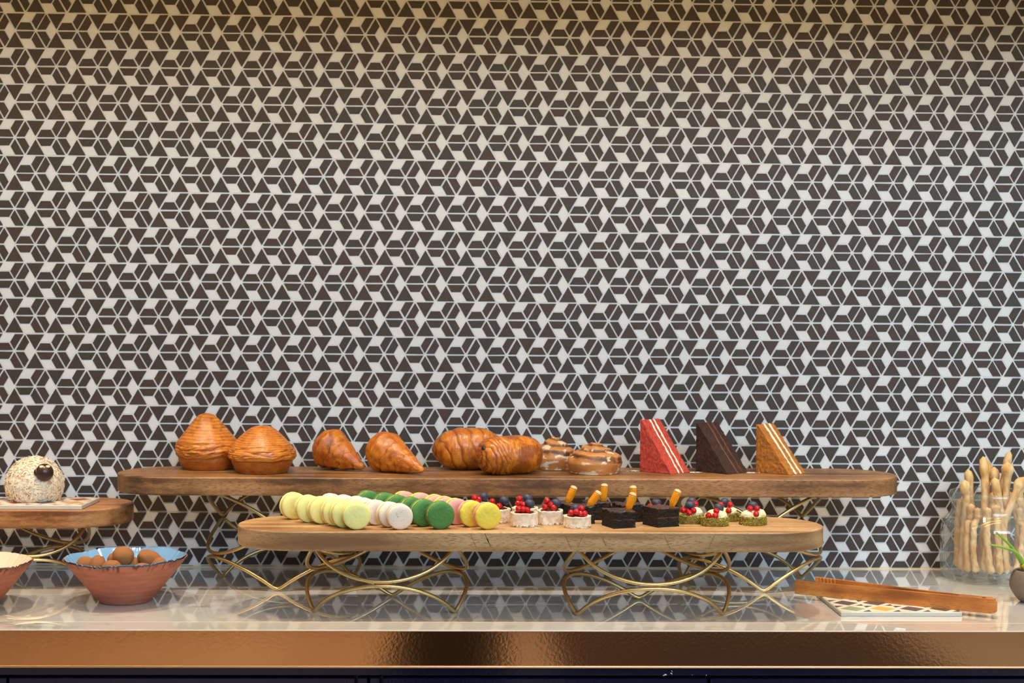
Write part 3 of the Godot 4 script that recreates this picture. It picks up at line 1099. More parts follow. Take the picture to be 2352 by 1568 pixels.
func cheesecake(label: String, at: Vector2, R: float, h: float, berries: Array) -> void:
	var o := thing("mini_cheesecake", label, "cake", Vector3(at.x, FRONT_TOP, at.y), rng.randf() * 0.2, "mini cheesecakes with berries")
	var sd := rng.randf() * 10.0
	var pts := [Vector2(0, 0), Vector2(R * 0.95, 0.0), Vector2(R * 1.0, 0.0012), Vector2(R * 1.0, h * 0.3), Vector2(R * 0.98, h * 0.75), Vector2(R * 1.0, h * 0.95), Vector2(R * 0.95, h), Vector2(R * 0.86, h * 0.97), Vector2(R * 0.78, h * 0.90), Vector2(0, h * 0.90)]
	var n := 44
	var p := profile(pts, n, 4)
	var pale := lin(246, 232, 208)
	var tan_c := lin(222, 184, 138)
	var toast := lin(134, 84, 48)
	part("body", grid(72, n, func(u: float, w: float):
		var q: Vector2 = p[roundi(w * n)]
		var d := Vector3(cos(u * TAU) * q.x, q.y, sin(u * TAU) * q.x)
		var k := 1.0 + (0.035 * f3(d + Vector3(sd, 0, 0), 90.0) if q.x > R * 0.7 else 0.0)
		return Vector3(d.x * k, maxf(0.0, d.y + (0.0012 * n3(d + Vector3(0, sd, 0), 110.0) if d.y > h * 0.85 else 0.0)), d.z * k),
	func(_u: float, _w: float, q: Vector3):
		var t := clampf(0.35 + 1.3 * f3(q + Vector3(sd, 0, 3), 110.0), 0.0, 1.0)
		var c: Color = pale.lerp(tan_c, t * 0.8)
		return c), M.cheese, o)
	# dusted biscuit base
	part("biscuit_base", grid(64, 6, func(u: float, w: float):
		var a: float = w * PI
		var r := R * (1.0 + 0.012 * n3(Vector3(cos(u * TAU), 0, sin(u * TAU)), 6.0)) * (1.012 if w > 0.1 and w < 0.9 else 0.9)
		return Vector3(cos(u * TAU) * r * (1.0 if sin(a) > 0.01 else 0.0), 0.0002 + 0.0042 * w, sin(u * TAU) * r * (1.0 if sin(a) > 0.01 else 0.0)),
	func(u: float, _w: float, q: Vector3):
		var t := f3(q + Vector3(sd, 1, 0), 420.0)
		return toast if t > 0.08 else pale), M.cheese, o)
	part("berry_jam", grid(40, 10, func(u: float, w: float):
		var a: float = w * PI
		var r := R * 0.72 * (1.0 + 0.1 * n3(Vector3(cos(u * TAU), sd, sin(u * TAU)), 2.5))
		return Vector3(cos(u * TAU) * sin(a) * r, h * 0.97 - cos(a) * 0.0030 * (1.0 if w > 0.5 else 0.6), sin(u * TAU) * sin(a) * r)), M.jam, o)
	place_berries(o, berries, h)

func place_berries(o: Node3D, berries: Array, h: float) -> void:
	for b in berries:
		var p := Vector3(b[1], h + b[2] * 1.2, b[3])
		if b[0] == "c":
			currant(o, p, 0.0051 + rng.randf_range(-0.0003, 0.0004))
		else:
			blueberry(o, p, 0.0086)

func build_cheesecakes() -> void:
	cheesecake("cheesecake with tallest berry pile, in front of the others", Vector2(0.0665, 0.4285), 0.0226, 0.0235, [["c", -0.010, 0.005, 0.010], ["c", -0.003, 0.005, 0.013], ["c", -0.011, 0.012, 0.004], ["c", -0.002, 0.010, 0.004], ["c", -0.008, 0.018, 0.000], ["c", 0.004, 0.004, 0.012], ["b", 0.0085, 0.012, 0.006], ["c", -0.004, 0.004, -0.008], ["b", 0.006, 0.018, -0.006]])
	cheesecake("cheesecake with currants at left and one blueberry at right, second from brownies", Vector2(0.1105, 0.4000), 0.0218, 0.0235, [["c", -0.010, 0.005, 0.009], ["c", 0.000, 0.008, 0.009], ["c", -0.006, 0.013, 0.004], ["c", 0.004, 0.004, 0.012], ["b", 0.009, 0.010, 0.006], ["c", -0.009, 0.004, -0.004]])
	cheesecake("low cheesecake with loose currants, nearest the brownies", Vector2(0.1531, 0.4385), 0.0230, 0.0195, [["c", -0.011, 0.0045, 0.010], ["c", -0.003, 0.006, 0.013], ["c", 0.006, 0.010, 0.007], ["c", 0.011, 0.003, 0.010], ["c", 0.004, 0.003, 0.011], ["b", -0.003, 0.009, 0.000]])
	cheesecake("cheesecake half hidden beside the frontmost yellow macaron", Vector2(0.0235, 0.3820), 0.0215, 0.0235, [["c", -0.008, 0.004, 0.008], ["c", 0.001, 0.004, 0.010], ["c", -0.010, 0.010, 0.002], ["b", 0.010, 0.011, 0.004]])
	cheesecake("cheesecake at the back whose berries show above the pink macarons", Vector2(-0.0080, 0.3340), 0.0215, 0.0235, [["c", -0.009, 0.010, 0.004], ["c", -0.002, 0.008, 0.006], ["b", 0.007, 0.011, 0.002], ["c", -0.006, 0.004, 0.009]])
	cheesecake("cheesecake hidden directly behind the tallest berry pile", Vector2(0.0690, 0.3720), 0.0225, 0.0240, [["c", -0.008, 0.005, 0.004], ["c", 0.004, 0.005, 0.006], ["b", 0.003, 0.007, -0.006]])

func crumb_ring(R: float, h: float) -> ArrayMesh:
	var v := PackedVector3Array()
	var cs := PackedColorArray()
	var ix := PackedInt32Array()
	var tones := [lin(150, 150, 34), lin(178, 172, 50), lin(120, 128, 30), lin(140, 96, 40), lin(104, 64, 46), lin(166, 150, 60), lin(186, 184, 70)]
	for i in 1100:
		var a := rng.randf() * TAU
		var onrim := rng.randf() < 0.2
		var r := R * (rng.randf_range(0.82, 1.0) if onrim else 1.0)
		var y := h if onrim else rng.randf_range(0.001, h)
		var c := Vector3(cos(a) * r, y, sin(a) * r)
		var s := rng.randf_range(0.0006, 0.0014)
		var b := Basis.from_euler(Vector3(rng.randf() * TAU, rng.randf() * TAU, 0))
		var base := v.size()
		var tone: Color = tones[rng.randi() % tones.size()]
		for d in [Vector3(1, 1, 1), Vector3(-1, -1, 1), Vector3(-1, 1, -1), Vector3(1, -1, -1)]:
			var q: Vector3 = c + b * (d * s * rng.randf_range(0.5, 1.0))
			q.y = maxf(q.y, 0.0001)
			v.append(q)
			cs.append(tone)
		for t in [[0, 1, 2], [0, 3, 1], [0, 2, 3], [1, 3, 2]]:
			ix.append_array([base + t[0], base + t[2], base + t[1]])
	return mk(v, ix, cs, false)

func tartlet(label: String, at: Vector2, turn: float, blobs: Array, berries: Array) -> void:
	var R := 0.0222
	var h := 0.0135
	var o := thing("pistachio_tartlet", label, "tart", Vector3(at.x, FRONT_TOP, at.y), turn, "pistachio tartlets")
	if not mesh_cache.has("tart_crumbs"):
		mesh_cache["tart_crumbs"] = crumb_ring(R, h)
		mesh_cache["tart_case"] = lathe([Vector2(0, 0.0), Vector2(R * 0.97, 0.0), Vector2(R, 0.001), Vector2(R, h * 0.9), Vector2(R * 0.95, h), Vector2(R * 0.8, h), Vector2(0, h * 0.95)], 48, 24, 3)
	part("case", mesh_cache["tart_case"], M.nut, o)
	var cr := part("pistachio_crumbs", mesh_cache["tart_crumbs"], M.crumb, o)
	cr.set_meta("kind", "stuff")
	cr.rotation.y = rng.randf() * TAU
	for b in blobs:
		var sd := rng.randf() * 20.0
		part("custard", grid(32, 20, func(u: float, w: float):
			var a: float = w * PI
			var d := Vector3(sin(a) * cos(u * TAU), -cos(a), sin(a) * sin(u * TAU))
			var k := 1.0 + 0.16 * f3(d + Vector3(sd, 0, 0), 1.6)
			return Vector3(d.x * b[3], d.y * b[4], d.z * b[3]) * k), M.curd, o, Vector3(b[0], h + b[1], b[2]))
	place_berries(o, berries, h)

func build_tartlets() -> void:
	tartlet("pistachio tartlet with three currants and custard bulging right, frontmost", Vector2(0.3844, 0.4110), 0.0, [[0.008, 0.002, 0.004, 0.0125, 0.0095], [-0.006, 0.001, 0.000, 0.012, 0.0075], [-0.002, 0.004, -0.006, 0.010, 0.008]], [["c", -0.0125, 0.0035, 0.0125], ["c", -0.002, 0.0035, 0.0165], ["c", 0.0005, 0.0095, 0.0125], ["b", 0.007, 0.0125, -0.002]])
	tartlet("pistachio tartlet with a triangle of currants, at the right end", Vector2(0.4503, 0.3995), 0.0, [[-0.0105, 0.002, 0.004, 0.0105, 0.0085], [0.0115, 0.003, 0.000, 0.0100, 0.0090], [0.003, 0.000, 0.010, 0.0080, 0.0060], [0, 0.004, -0.005, 0.012, 0.009]], [["c", -0.0060, 0.0115, 0.0065], ["c", 0.0055, 0.0115, 0.0060], ["c", 0.0025, 0.0045, 0.0150], ["b", 0.001, 0.0145, -0.004]])
	tartlet("pistachio tartlet half behind the right brownie with two blueberries", Vector2(0.3480, 0.3800), 0.0, [[0.009, 0.003, 0.002, 0.0115, 0.0100], [-0.004, 0.001, -0.004, 0.012, 0.007]], [["c", -0.0135, 0.0070, 0.0085], ["c", -0.0040, 0.0035, 0.0150], ["c", 0.0035, 0.0070, 0.0135], ["c", -0.005, 0.006, 0.005], ["b", -0.0010, 0.0135, 0.0030], ["b", 0.0030, 0.0175, -0.0085], ["c", 0.0085, 0.0150, -0.001]])
	tartlet("pistachio tartlet behind the frontmost one with a large currant on top", Vector2(0.4126, 0.3520), 0.0, [[0.007, 0.002, 0.006, 0.0110, 0.0085], [-0.006, 0.002, 0.000, 0.0115, 0.008]], [["b", -0.0020, 0.0140, -0.003], ["c", 0.0060, 0.0120, 0.0080], ["c", -0.0090, 0.0110, 0.0040], ["c", 0.0030, 0.0040, 0.0130]])
	tartlet("pistachio tartlet mostly hidden behind the right brownie", Vector2(0.2935, 0.3440), 0.0, [[0.006, 0.002, 0.002, 0.0110, 0.0085], [-0.006, 0.002, 0.000, 0.0115, 0.008]], [["c", -0.0100, 0.0080, 0.0060], ["c", 0.0050, 0.0080, 0.0080], ["c", -0.003, 0.006, 0.010], ["b", 0.0015, 0.0125, -0.002]])

func build_brownies() -> void:
	var spec := [
		["chocolate brownie with wavy glaze in front of the others", Vector2(0.2220, 0.4287), 21.0, 0.0390, 0.0460, 0.0275, 0.0014],
		["neat square chocolate brownie beside the pistachio tartlets", Vector2(0.2940, 0.4143), 25.6, 0.0420, 0.0450, 0.0310, 0.0003],
		["chocolate brownie behind the low cheesecake", Vector2(0.1600, 0.3860), 18.0, 0.0400, 0.0400, 0.0300, 0.0006],
		["chocolate brownie behind the middle cheesecake with blueberry", Vector2(0.1280, 0.3440), 12.0, 0.0400, 0.0400, 0.0300, 0.0005],
		["chocolate brownie at the back, centre of its group", Vector2(0.1920, 0.3340), 16.0, 0.0400, 0.0380, 0.0300, 0.0012],
		["chocolate brownie behind the front pair of brownies", Vector2(0.2440, 0.3600), 18.0, 0.0400, 0.0400, 0.0300, 0.0010],
	]
	for s in spec:
		var o := thing("brownie", s[0], "brownie", Vector3(s[1].x, FRONT_TOP, s[1].y), deg_to_rad(s[2]), "glazed chocolate brownies")
		var w: float = s[3]
		var d: float = s[4]
		var h: float = s[5]
		var wave: float = s[6]
		var sd := rng.randf() * 30.0
		var lay := [["sponge", 0.0, 0.46, 0.0], ["filling", 0.46, 0.53, -0.0006], ["sponge", 0.53, 0.90, 0.0], ["glaze", 0.90, 1.0, 0.0004]]
		for l in lay:
			var soft: bool = l[0] != "sponge"
			var mesh := boxy(34, 12 if not soft else 3, 34, func(q: Vector3):
				var g: float = l[3]
				var p := Vector3((q.x - 0.5) * (w + 2.0 * g), h * lerpf(l[1], l[2], q.y), (q.z - 0.5) * (d + 2.0 * g))
				var amt := smoothstep(0.0, 0.25, p.y / h)
				p.y += wave * amt * (n3(Vector3(p.x, sd, p.z), 70.0) * 1.6)
				if not soft:
					var j := 0.0020
					p += Vector3(f3(p + Vector3(sd, 0, 0), 230.0), 0.0, f3(p + Vector3(0, sd, 9), 230.0)) * j
				else:
					p += Vector3(n3(p + Vector3(sd, 0, 0), 110.0), 0.0, n3(p + Vector3(0, sd, 9), 110.0)) * 0.0008
				p.y = maxf(p.y, 0.0)
				return p,
			func(_q: Vector3, p: Vector3):
				return lin(28, 18, 15).lerp(lin(58, 37, 29), clampf(0.35 + 1.2 * f3(p + Vector3(sd, 2, 0), 260.0), 0.0, 1.0)))
			part(l[0], mesh, M.dark_sponge if not soft else (M.glaze if l[0] == "glaze" else M.choc_cream), o)
	# plastic pipettes of mango sauce stuck into the brownies: foot point, lean
	var pips := [
		["orange sauce pipette in the frontmost brownie", Vector3(0.2375, 0.0265, 0.4235), Vector3(0.0095, 0.030, 0.0)],
		["orange sauce pipette in the right-hand brownie", Vector3(0.3120, 0.0305, 0.4040), Vector3(0.0115, 0.0275, 0.0)],
		["low leaning orange sauce pipette behind the low cheesecake", Vector3(0.1745, 0.0295, 0.3920), Vector3(0.0150, 0.021, 0.002)],
		["leftmost orange sauce pipette, apart from the others", Vector3(0.1420, 0.0295, 0.3480), Vector3(0.0110, 0.0265, 0.0)],
		["tallest orange sauce pipette, upright at the back", Vector3(0.2045, 0.0295, 0.3300), Vector3(0.0025, 0.0310, 0.0)],
		["orange sauce pipette hidden behind the frontmost brownie's pipette", Vector3(0.2530, 0.0295, 0.3600), Vector3(0.0000, 0.0290, 0.0)],
	]
	var bodym := lathe([Vector2(0, -0.006), Vector2(0.0016, -0.006), Vector2(0.0022, -0.003), Vector2(0.0054, 0.006), Vector2(0.0062, 0.009), Vector2(0.0062, 0.0275), Vector2(0.0, 0.0275)], 20, 24, 2)
	var capm := lathe([Vector2(0, 0.0275), Vector2(0.0062, 0.0275), Vector2(0.0060, 0.0297), Vector2(0.0046, 0.0318), Vector2(0.0020, 0.0325), Vector2(0, 0.0328)], 20, 12, 3)
	for p in pips:
		var o := thing("sauce_pipette", p[0], "pipette", Vector3(p[1].x, FRONT_TOP + p[1].y - 0.002, p[1].z), 0.0, "orange sauce pipettes")
		var up: Vector3 = p[2].normalized()
		o.basis = Basis(Quaternion(Vector3.UP, up))
		part("sauce_tube", bodym, M.pipette, o)
		part("clear_tip", capm, M.pipette_cap, o)

# ------------------------------------------------------------------ pastries on the back board

func layered_bun(label: String, at: Vector2, pts: Array, lean: Vector2, sd: float, line_gap: float) -> void:
	var n := 230
	var p := profile(pts, n)
	var H: float = pts[pts.size() - 1].y
	var lip := 0.0245
	var pale := lin(222, 142, 52)
	var gold := lin(198, 108, 28)
	var brown := lin(150, 66, 18)
	var deep := lin(104, 44, 14)
	var o := thing("layered_bun", label, "pastry", Vector3(at.x, BACK_TOP, at.y), 0.0, "layered cone buns")
	part("crust", grid(150, n, func(u: float, w: float):
		var q: Vector2 = p[roundi(w * n)]
		var d := Vector3(cos(u * TAU), 0, sin(u * TAU))
		var e := d * q.x + Vector3(0, q.y, 0)
		var up := smoothstep(lip, lip + 0.012, q.y)
		var warp := q.y + 0.0011 * n3(e + Vector3(sd, 0, 0), 28.0) + 0.0012 * d.x
		var ridge := sin(warp / line_gap * TAU) * 0.00013 * up
		var wrinkle := (1.0 - smoothstep(0.045, 0.06, q.y)) * smoothstep(lip - 0.002, lip + 0.004, q.y)
		var fold := f3(Vector3(e.x, e.y * 3.2, e.z) + Vector3(0, sd, 0), 34.0) * 0.0034 * wrinkle
		var r: float = q.x + ridge + fold + 0.0022 * n3(d * 0.05 + Vector3(0, q.y * 0.4, sd), 22.0) * minf(1.0, q.x / 0.03)
		var k := pow(clampf(q.y / H, 0.0, 1.0), 1.6)
		return Vector3(d.x * r + lean.x * k, q.y + (0.002 * n3(d * 0.05 + Vector3(sd, 0, 0), 26.0) if q.y > 0.018 and q.y < 0.05 else 0.0), d.z * r + lean.y * k),
	func(u: float, w: float, e: Vector3):
		var q: Vector2 = p[roundi(w * n)]
		var warp := q.y + 0.0011 * n3(Vector3(cos(u * TAU) * q.x, q.y, sin(u * TAU) * q.x) + Vector3(sd, 0, 0), 28.0) + 0.0012 * cos(u * TAU)
		var line := 0.5 + 0.5 * sin(warp / line_gap * TAU + 0.8)
		var t := clampf(0.45 + 0.9 * f3(Vector3(e.x, e.y * 2.5, e.z) + Vector3(sd, 0, 0), 26.0), 0.0, 1.0)
		var c: Color = pale.lerp(gold, t)
		var up := smoothstep(lip, lip + 0.010, q.y)
		c = c.lerp(brown, up * (0.62 * pow(line, 4.0)) + clampf(f3(e + Vector3(0, sd, 4), 55.0) * 1.1, 0.0, 0.6))
		if q.y < lip:
			c = c.lerp(brown, 0.55 + 0.3 * f3(e + Vector3(sd, 0, 0), 60.0))
		return c.lerp(deep, clampf(f3(e + Vector3(4, 0, sd), 120.0) * 0.8 - 0.15, 0.0, 0.5))), M.crust, o)

func horn(label: String, a: Vector3, b: Vector3, r0: float, sd: float, dark: float) -> void:
	# conical rolled pastry lying on its side: a = centre of the thick end, b = tip, both relative to the board
	var o := thing("rolled_horn", label, "pastry", Vector3(a.x, BACK_TOP, a.z), 0.0, "rolled horn pastries")
	var ax := (b - a).normalized()
	var L := a.distance_to(b) + r0 * 0.85
	var start := Vector3(0, a.y, 0) - ax * r0 * 0.85
	var side := ax.cross(Vector3.UP).normalized()
	var up := side.cross(ax)
	var gold := lin(216, 128, 30)
	var mid := lin(180, 88, 20)
	var deep := lin(94, 38, 12)
	var shape := func(w: float) -> float:
		var round_end := sqrt(maxf(0.0, 1.0 - pow(1.0 - minf(w / 0.30, 1.0), 2.0)))
		var taper := 1.0 - 0.93 * pow(clampf((w - 0.26) / 0.76, 0.0, 1.0), 1.12)
		var tip := sqrt(maxf(0.0, 1.0 - pow(maxf(0.0, (w - 0.965) / 0.035), 2.0)))
		return round_end * taper * tip
	part("crust", grid(110, 150, func(u: float, w: float):
		var g: float = u * TAU
		var r: float = r0 * shape.call(w)
		var turn := w * 4.6 - u + 0.15 * n3(Vector3(cos(g), sin(g), w * 4.0) + Vector3(sd, 0, 0), 1.4)
		var st := fposmod(turn, 1.0)
		r *= 1.0 + 0.075 * (0.5 - st) * smoothstep(0.05, 0.2, w) + 0.05 * n3(Vector3(cos(g), sin(g), w * 5.0) + Vector3(sd, 3, 0), 1.6)
		var q := start + ax * (w * L) + (side * cos(g) + up * sin(g)) * r
		q.y = maxf(q.y, 0.0004 + 0.0006 * n3(q, 90.0))
		return q,
	func(u: float, w: float, e: Vector3):
		var g: float = u * TAU
		var turn := w * 4.6 - u + 0.15 * n3(Vector3(cos(g), sin(g), w * 4.0) + Vector3(sd, 0, 0), 1.4)
		var st := fposmod(turn, 1.0)
		var t := clampf(0.42 + dark + 1.0 * f3(e * Vector3(1, 1, 1) + Vector3(sd, 0, 0), 34.0), 0.0, 1.0)
		var c: Color = gold.lerp(mid, t)
		c = c.lerp(deep, smoothstep(0.82, 1.0, st) * 0.6 + clampf(f3(e + Vector3(0, 9, sd), 60.0) * 1.3 - 0.15 + dark, 0.0, 0.65))
		var lines := 0.5 + 0.5 * sin(st * TAU * 4.0 + 3.0 * n3(e, 60.0))
		return c.lerp(deep, lines * 0.16)), M.crust, o)

func roll_pastry(label: String, at: Vector2, turn: float, size: Vector3, sd: float, bands: float, reach: float, blunt: float, taper: float, wash: float) -> Node3D:
	# flaky roll along local x: wound layers show as bands from the left end as far as reach
	var o := thing("flaky_roll", label, "pastry", Vector3(at.x, BACK_TOP, at.y), turn, "flaky rolled pastries")
	var gold := lin(222, 136, 32)
	var mid := lin(190, 96, 22)
	var brown := lin(134, 56, 18)
	var deep := lin(82, 34, 12)
	var band_at := func(x: float, g: float) -> float:
		var curve := 0.10 * sin(g) + 0.05 * nz.get_noise_3d(x * 2.0 + sd, cos(g), sin(g))
		return (x * 0.5 + 0.5 + curve) * bands
	part("crust", grid(150, 190, func(u: float, w: float):
		var g: float = u * TAU
		var x: float = -cos(w * PI)
		var e := pow(maxf(0.0, 1.0 - pow(absf(x), blunt)), taper)
		var sq := pow(absf(cos(g)), 0.85) * signf(cos(g))
		var d := Vector3(x * size.x / 2.0, sin(g) * e * size.y / 2.0, sq * e * size.z / 2.0)
		var st := fposmod(band_at.call(x, g), 1.0)
		var on := smoothstep(reach + 0.15, reach - 0.15, x)
		var step := (pow(sin(st * PI), 0.5) - 0.75) * 0.055 * on
		var blister := 0.022 * f3(d + Vector3(sd, 4, 0), 46.0) * smoothstep(reach - 0.1, reach + 0.2, x)
		var k := 1.0 + step + blister + 0.030 * n3(d + Vector3(0, sd, 0), 26.0) + 0.006 * n3(d * Vector3(5.0, 1.0, 1.0) + Vector3(sd, 0, 0), 60.0)
		d.y *= k
		d.z *= k
		d.y += size.y * 0.47
		d.y = maxf(d.y, 0.0006 * (0.5 + n3(d, 80.0)))
		return d,
	func(u: float, w: float, e: Vector3):
		var g: float = u * TAU
		var x: float = -cos(w * PI)
		var st := fposmod(band_at.call(x, g), 1.0)
		var on := smoothstep(reach + 0.15, reach - 0.15, x)
		var t := clampf(0.40 + 0.8 * f3(e * Vector3(2.2, 1.0, 1.0) + Vector3(sd, 0, 0), 30.0), 0.0, 1.0)
		var c: Color = gold.lerp(mid, t)
		var streak := n3(e * Vector3(6.0, 1.0, 1.0) + Vector3(0, sd, 0), 46.0)
		c = c.lerp(brown, clampf(streak * 0.55, 0.0, 0.45))
		c = c.lerp(brown, (smoothstep(0.24, 0.0, st) + smoothstep(0.90, 1.0, st)) * 0.75 * on)
		# wound end
		var yy: float = e.y - size.y * 0.42
		var rr := sqrt(yy * yy + e.z * e.z) / size.y
		var sp := 0.5 + 0.5 * sin(rr * 44.0 - atan2(yy, e.z) + 2.0 * n3(e, 40.0))
		c = c.lerp(deep, smoothstep(-0.66, -0.90, x) * pow(sp, 2.0) * 0.8)
		# egg-washed patches
		var top := smoothstep(-0.05, 0.22, f3(e + Vector3(3, sd, 0), 26.0) + wash) * (1.0 - 0.5 * on)
		c = c.lerp(brown, top * 0.7)
		return c.lerp(deep, clampf(f3(e + Vector3(0, 3, sd), 110.0) * 1.1 - 0.2, 0.0, 0.45))), M.crust_shiny, o)
	return o

func swirl_bun(label: String, at: Vector2, R: float, H: float, sd: float, icing: float) -> void:
	var o := thing("cinnamon_roll", label, "pastry", Vector3(at.x, BACK_TOP, at.y), 0.0, "cinnamon rolls")
	var pts := [Vector2(0, 0), Vector2(R * 0.80, 0.0), Vector2(R * 0.90, 0.003), Vector2(R * 0.99, H * 0.28), Vector2(R, H * 0.40), Vector2(R * 0.93, H * 0.56), Vector2(R * 0.72, H * 0.72), Vector2(R * 0.5, H * 0.84), Vector2(R * 0.28, H * 0.96), Vector2(R * 0.12, H), Vector2(0, H)]
	var n := 130
	var p := profile(pts, n)
	var dough := lin(212, 148, 86)
	var gold := lin(184, 112, 52)
	var cin := lin(72, 36, 22)
	var ice := lin(240, 220, 188)
	var phase := func(u: float, q: Vector2) -> float:
		var r := q.x / R + clampf((H * 0.40 - q.y) / H, 0.0, 0.4) * 1.2
		return r * 3.1 + u
	part("dough", grid(140, n, func(u: float, w: float):
		var q: Vector2 = p[roundi(w * n)]
		var d := Vector3(cos(u * TAU), 0, sin(u * TAU))
		var st := fposmod(phase.call(u, q), 1.0)
		var groove := smoothstep(0.14, 0.0, st) + smoothstep(0.90, 1.0, st)
		var top := smoothstep(H * 0.30, H * 0.45, q.y)
		var step := (0.5 - st) * 0.0035 * top
		var k := 1.0 + 0.05 * n3(d * 0.04 + Vector3(sd, q.y, 0), 26.0)
		return Vector3(d.x * q.x * k, maxf(0.0, q.y - groove * 0.0026 * top + step * -1.0 + 0.0012 * n3(d * q.x + Vector3(0, sd, 0), 60.0) * top), d.z * q.x * k),
	func(u: float, w: float, e: Vector3):
		var q: Vector2 = p[roundi(w * n)]
		var st := fposmod(phase.call(u, q), 1.0)
		var c: Color = dough.lerp(gold, clampf(0.45 + 1.0 * f3(e + Vector3(sd, 0, 0), 40.0), 0.0, 1.0))
		var cz := (smoothstep(0.40, 0.16, st) + smoothstep(0.90, 1.0, st)) * smoothstep(H * 0.26, H * 0.40, q.y)
		c = c.lerp(cin, clampf(cz * (0.85 + 0.4 * n3(e, 70.0)), 0.0, 0.92))
		var gl := f3(Vector3(e.x * 0.8, e.y * 2.2, e.z * 0.8) + Vector3(sd, 7, 0), 30.0) + icing
		c = c.lerp(ice, smoothstep(0.10, 0.16, gl) * 0.85)
		if q.y < H * 0.08:
			c = c.lerp(ice, smoothstep(0.0, 0.1, f3(e + Vector3(sd, 0, 2), 50.0)) * 0.8)
		return c), M.iced, o)

func wedge(label: String, p0: Vector2, base: Vector2, L: float, H: float, T: float, tones: Array, cream: StandardMaterial3D, cuts: Array) -> void:
	# triangular slice standing on its short side: right angle at p0, layers stacked sideways
	var side := Vector2(base.y, -base.x)
	var o := thing("cake_slice", label, "cake", Vector3(p0.x, BACK_TOP, p0.y), 0.0, "triangular cake slices")
	var sd := rng.randf() * 40.0
	for k in cuts.size() - 1:
		var is_cream := k % 2 == 1
		var c0: float = cuts[k]
		var c1: float = cuts[k + 1]
		var mesh := boxy(38, 48, maxi(2, int((c1 - c0) * 30.0)), func(q: Vector3):
			var y: float = q.y * 0.965
			var run := L * (1.0 - y) * q.x
			var thick := T * lerpf(c0, c1, q.z)
			var p := Vector3(base.x * run + side.x * thick, H * q.y, base.y * run + side.y * thick)
			var j := 0.0014 if not is_cream else 0.0005
			var r := Vector3(f3(p + Vector3(sd, 0, 0), 130.0), f3(p + Vector3(0, sd, 0), 130.0), f3(p + Vector3(0, 0, sd), 130.0)) * j
			r += Vector3(n3(p + Vector3(sd, 5, 0), 34.0), 0.0, n3(p + Vector3(5, 0, sd), 34.0)) * 0.0008
			if is_cream:
				var c := Vector3(base.x * L * 0.3 + side.x * thick, p.y, base.y * L * 0.3 + side.y * thick)
				p = p.lerp(c, 0.012)
			p += r
			p.y = maxf(0.0, p.y if q.y > 0.001 else 0.0)
			return p,
		func(_q: Vector3, p: Vector3):
			var t := clampf(0.5 + 1.2 * f3(p + Vector3(sd, 3, 0), 130.0), 0.0, 1.0)
			var c: Color = tones[0].lerp(tones[1], t)
			return c.lerp(tones[2], smoothstep(0.30, 0.42, f3(p + Vector3(8, sd, 0), 210.0)) * 0.7))
		part("cream_layer" if is_cream else "sponge_layer", mesh, cream if is_cream else M.sponge, o)

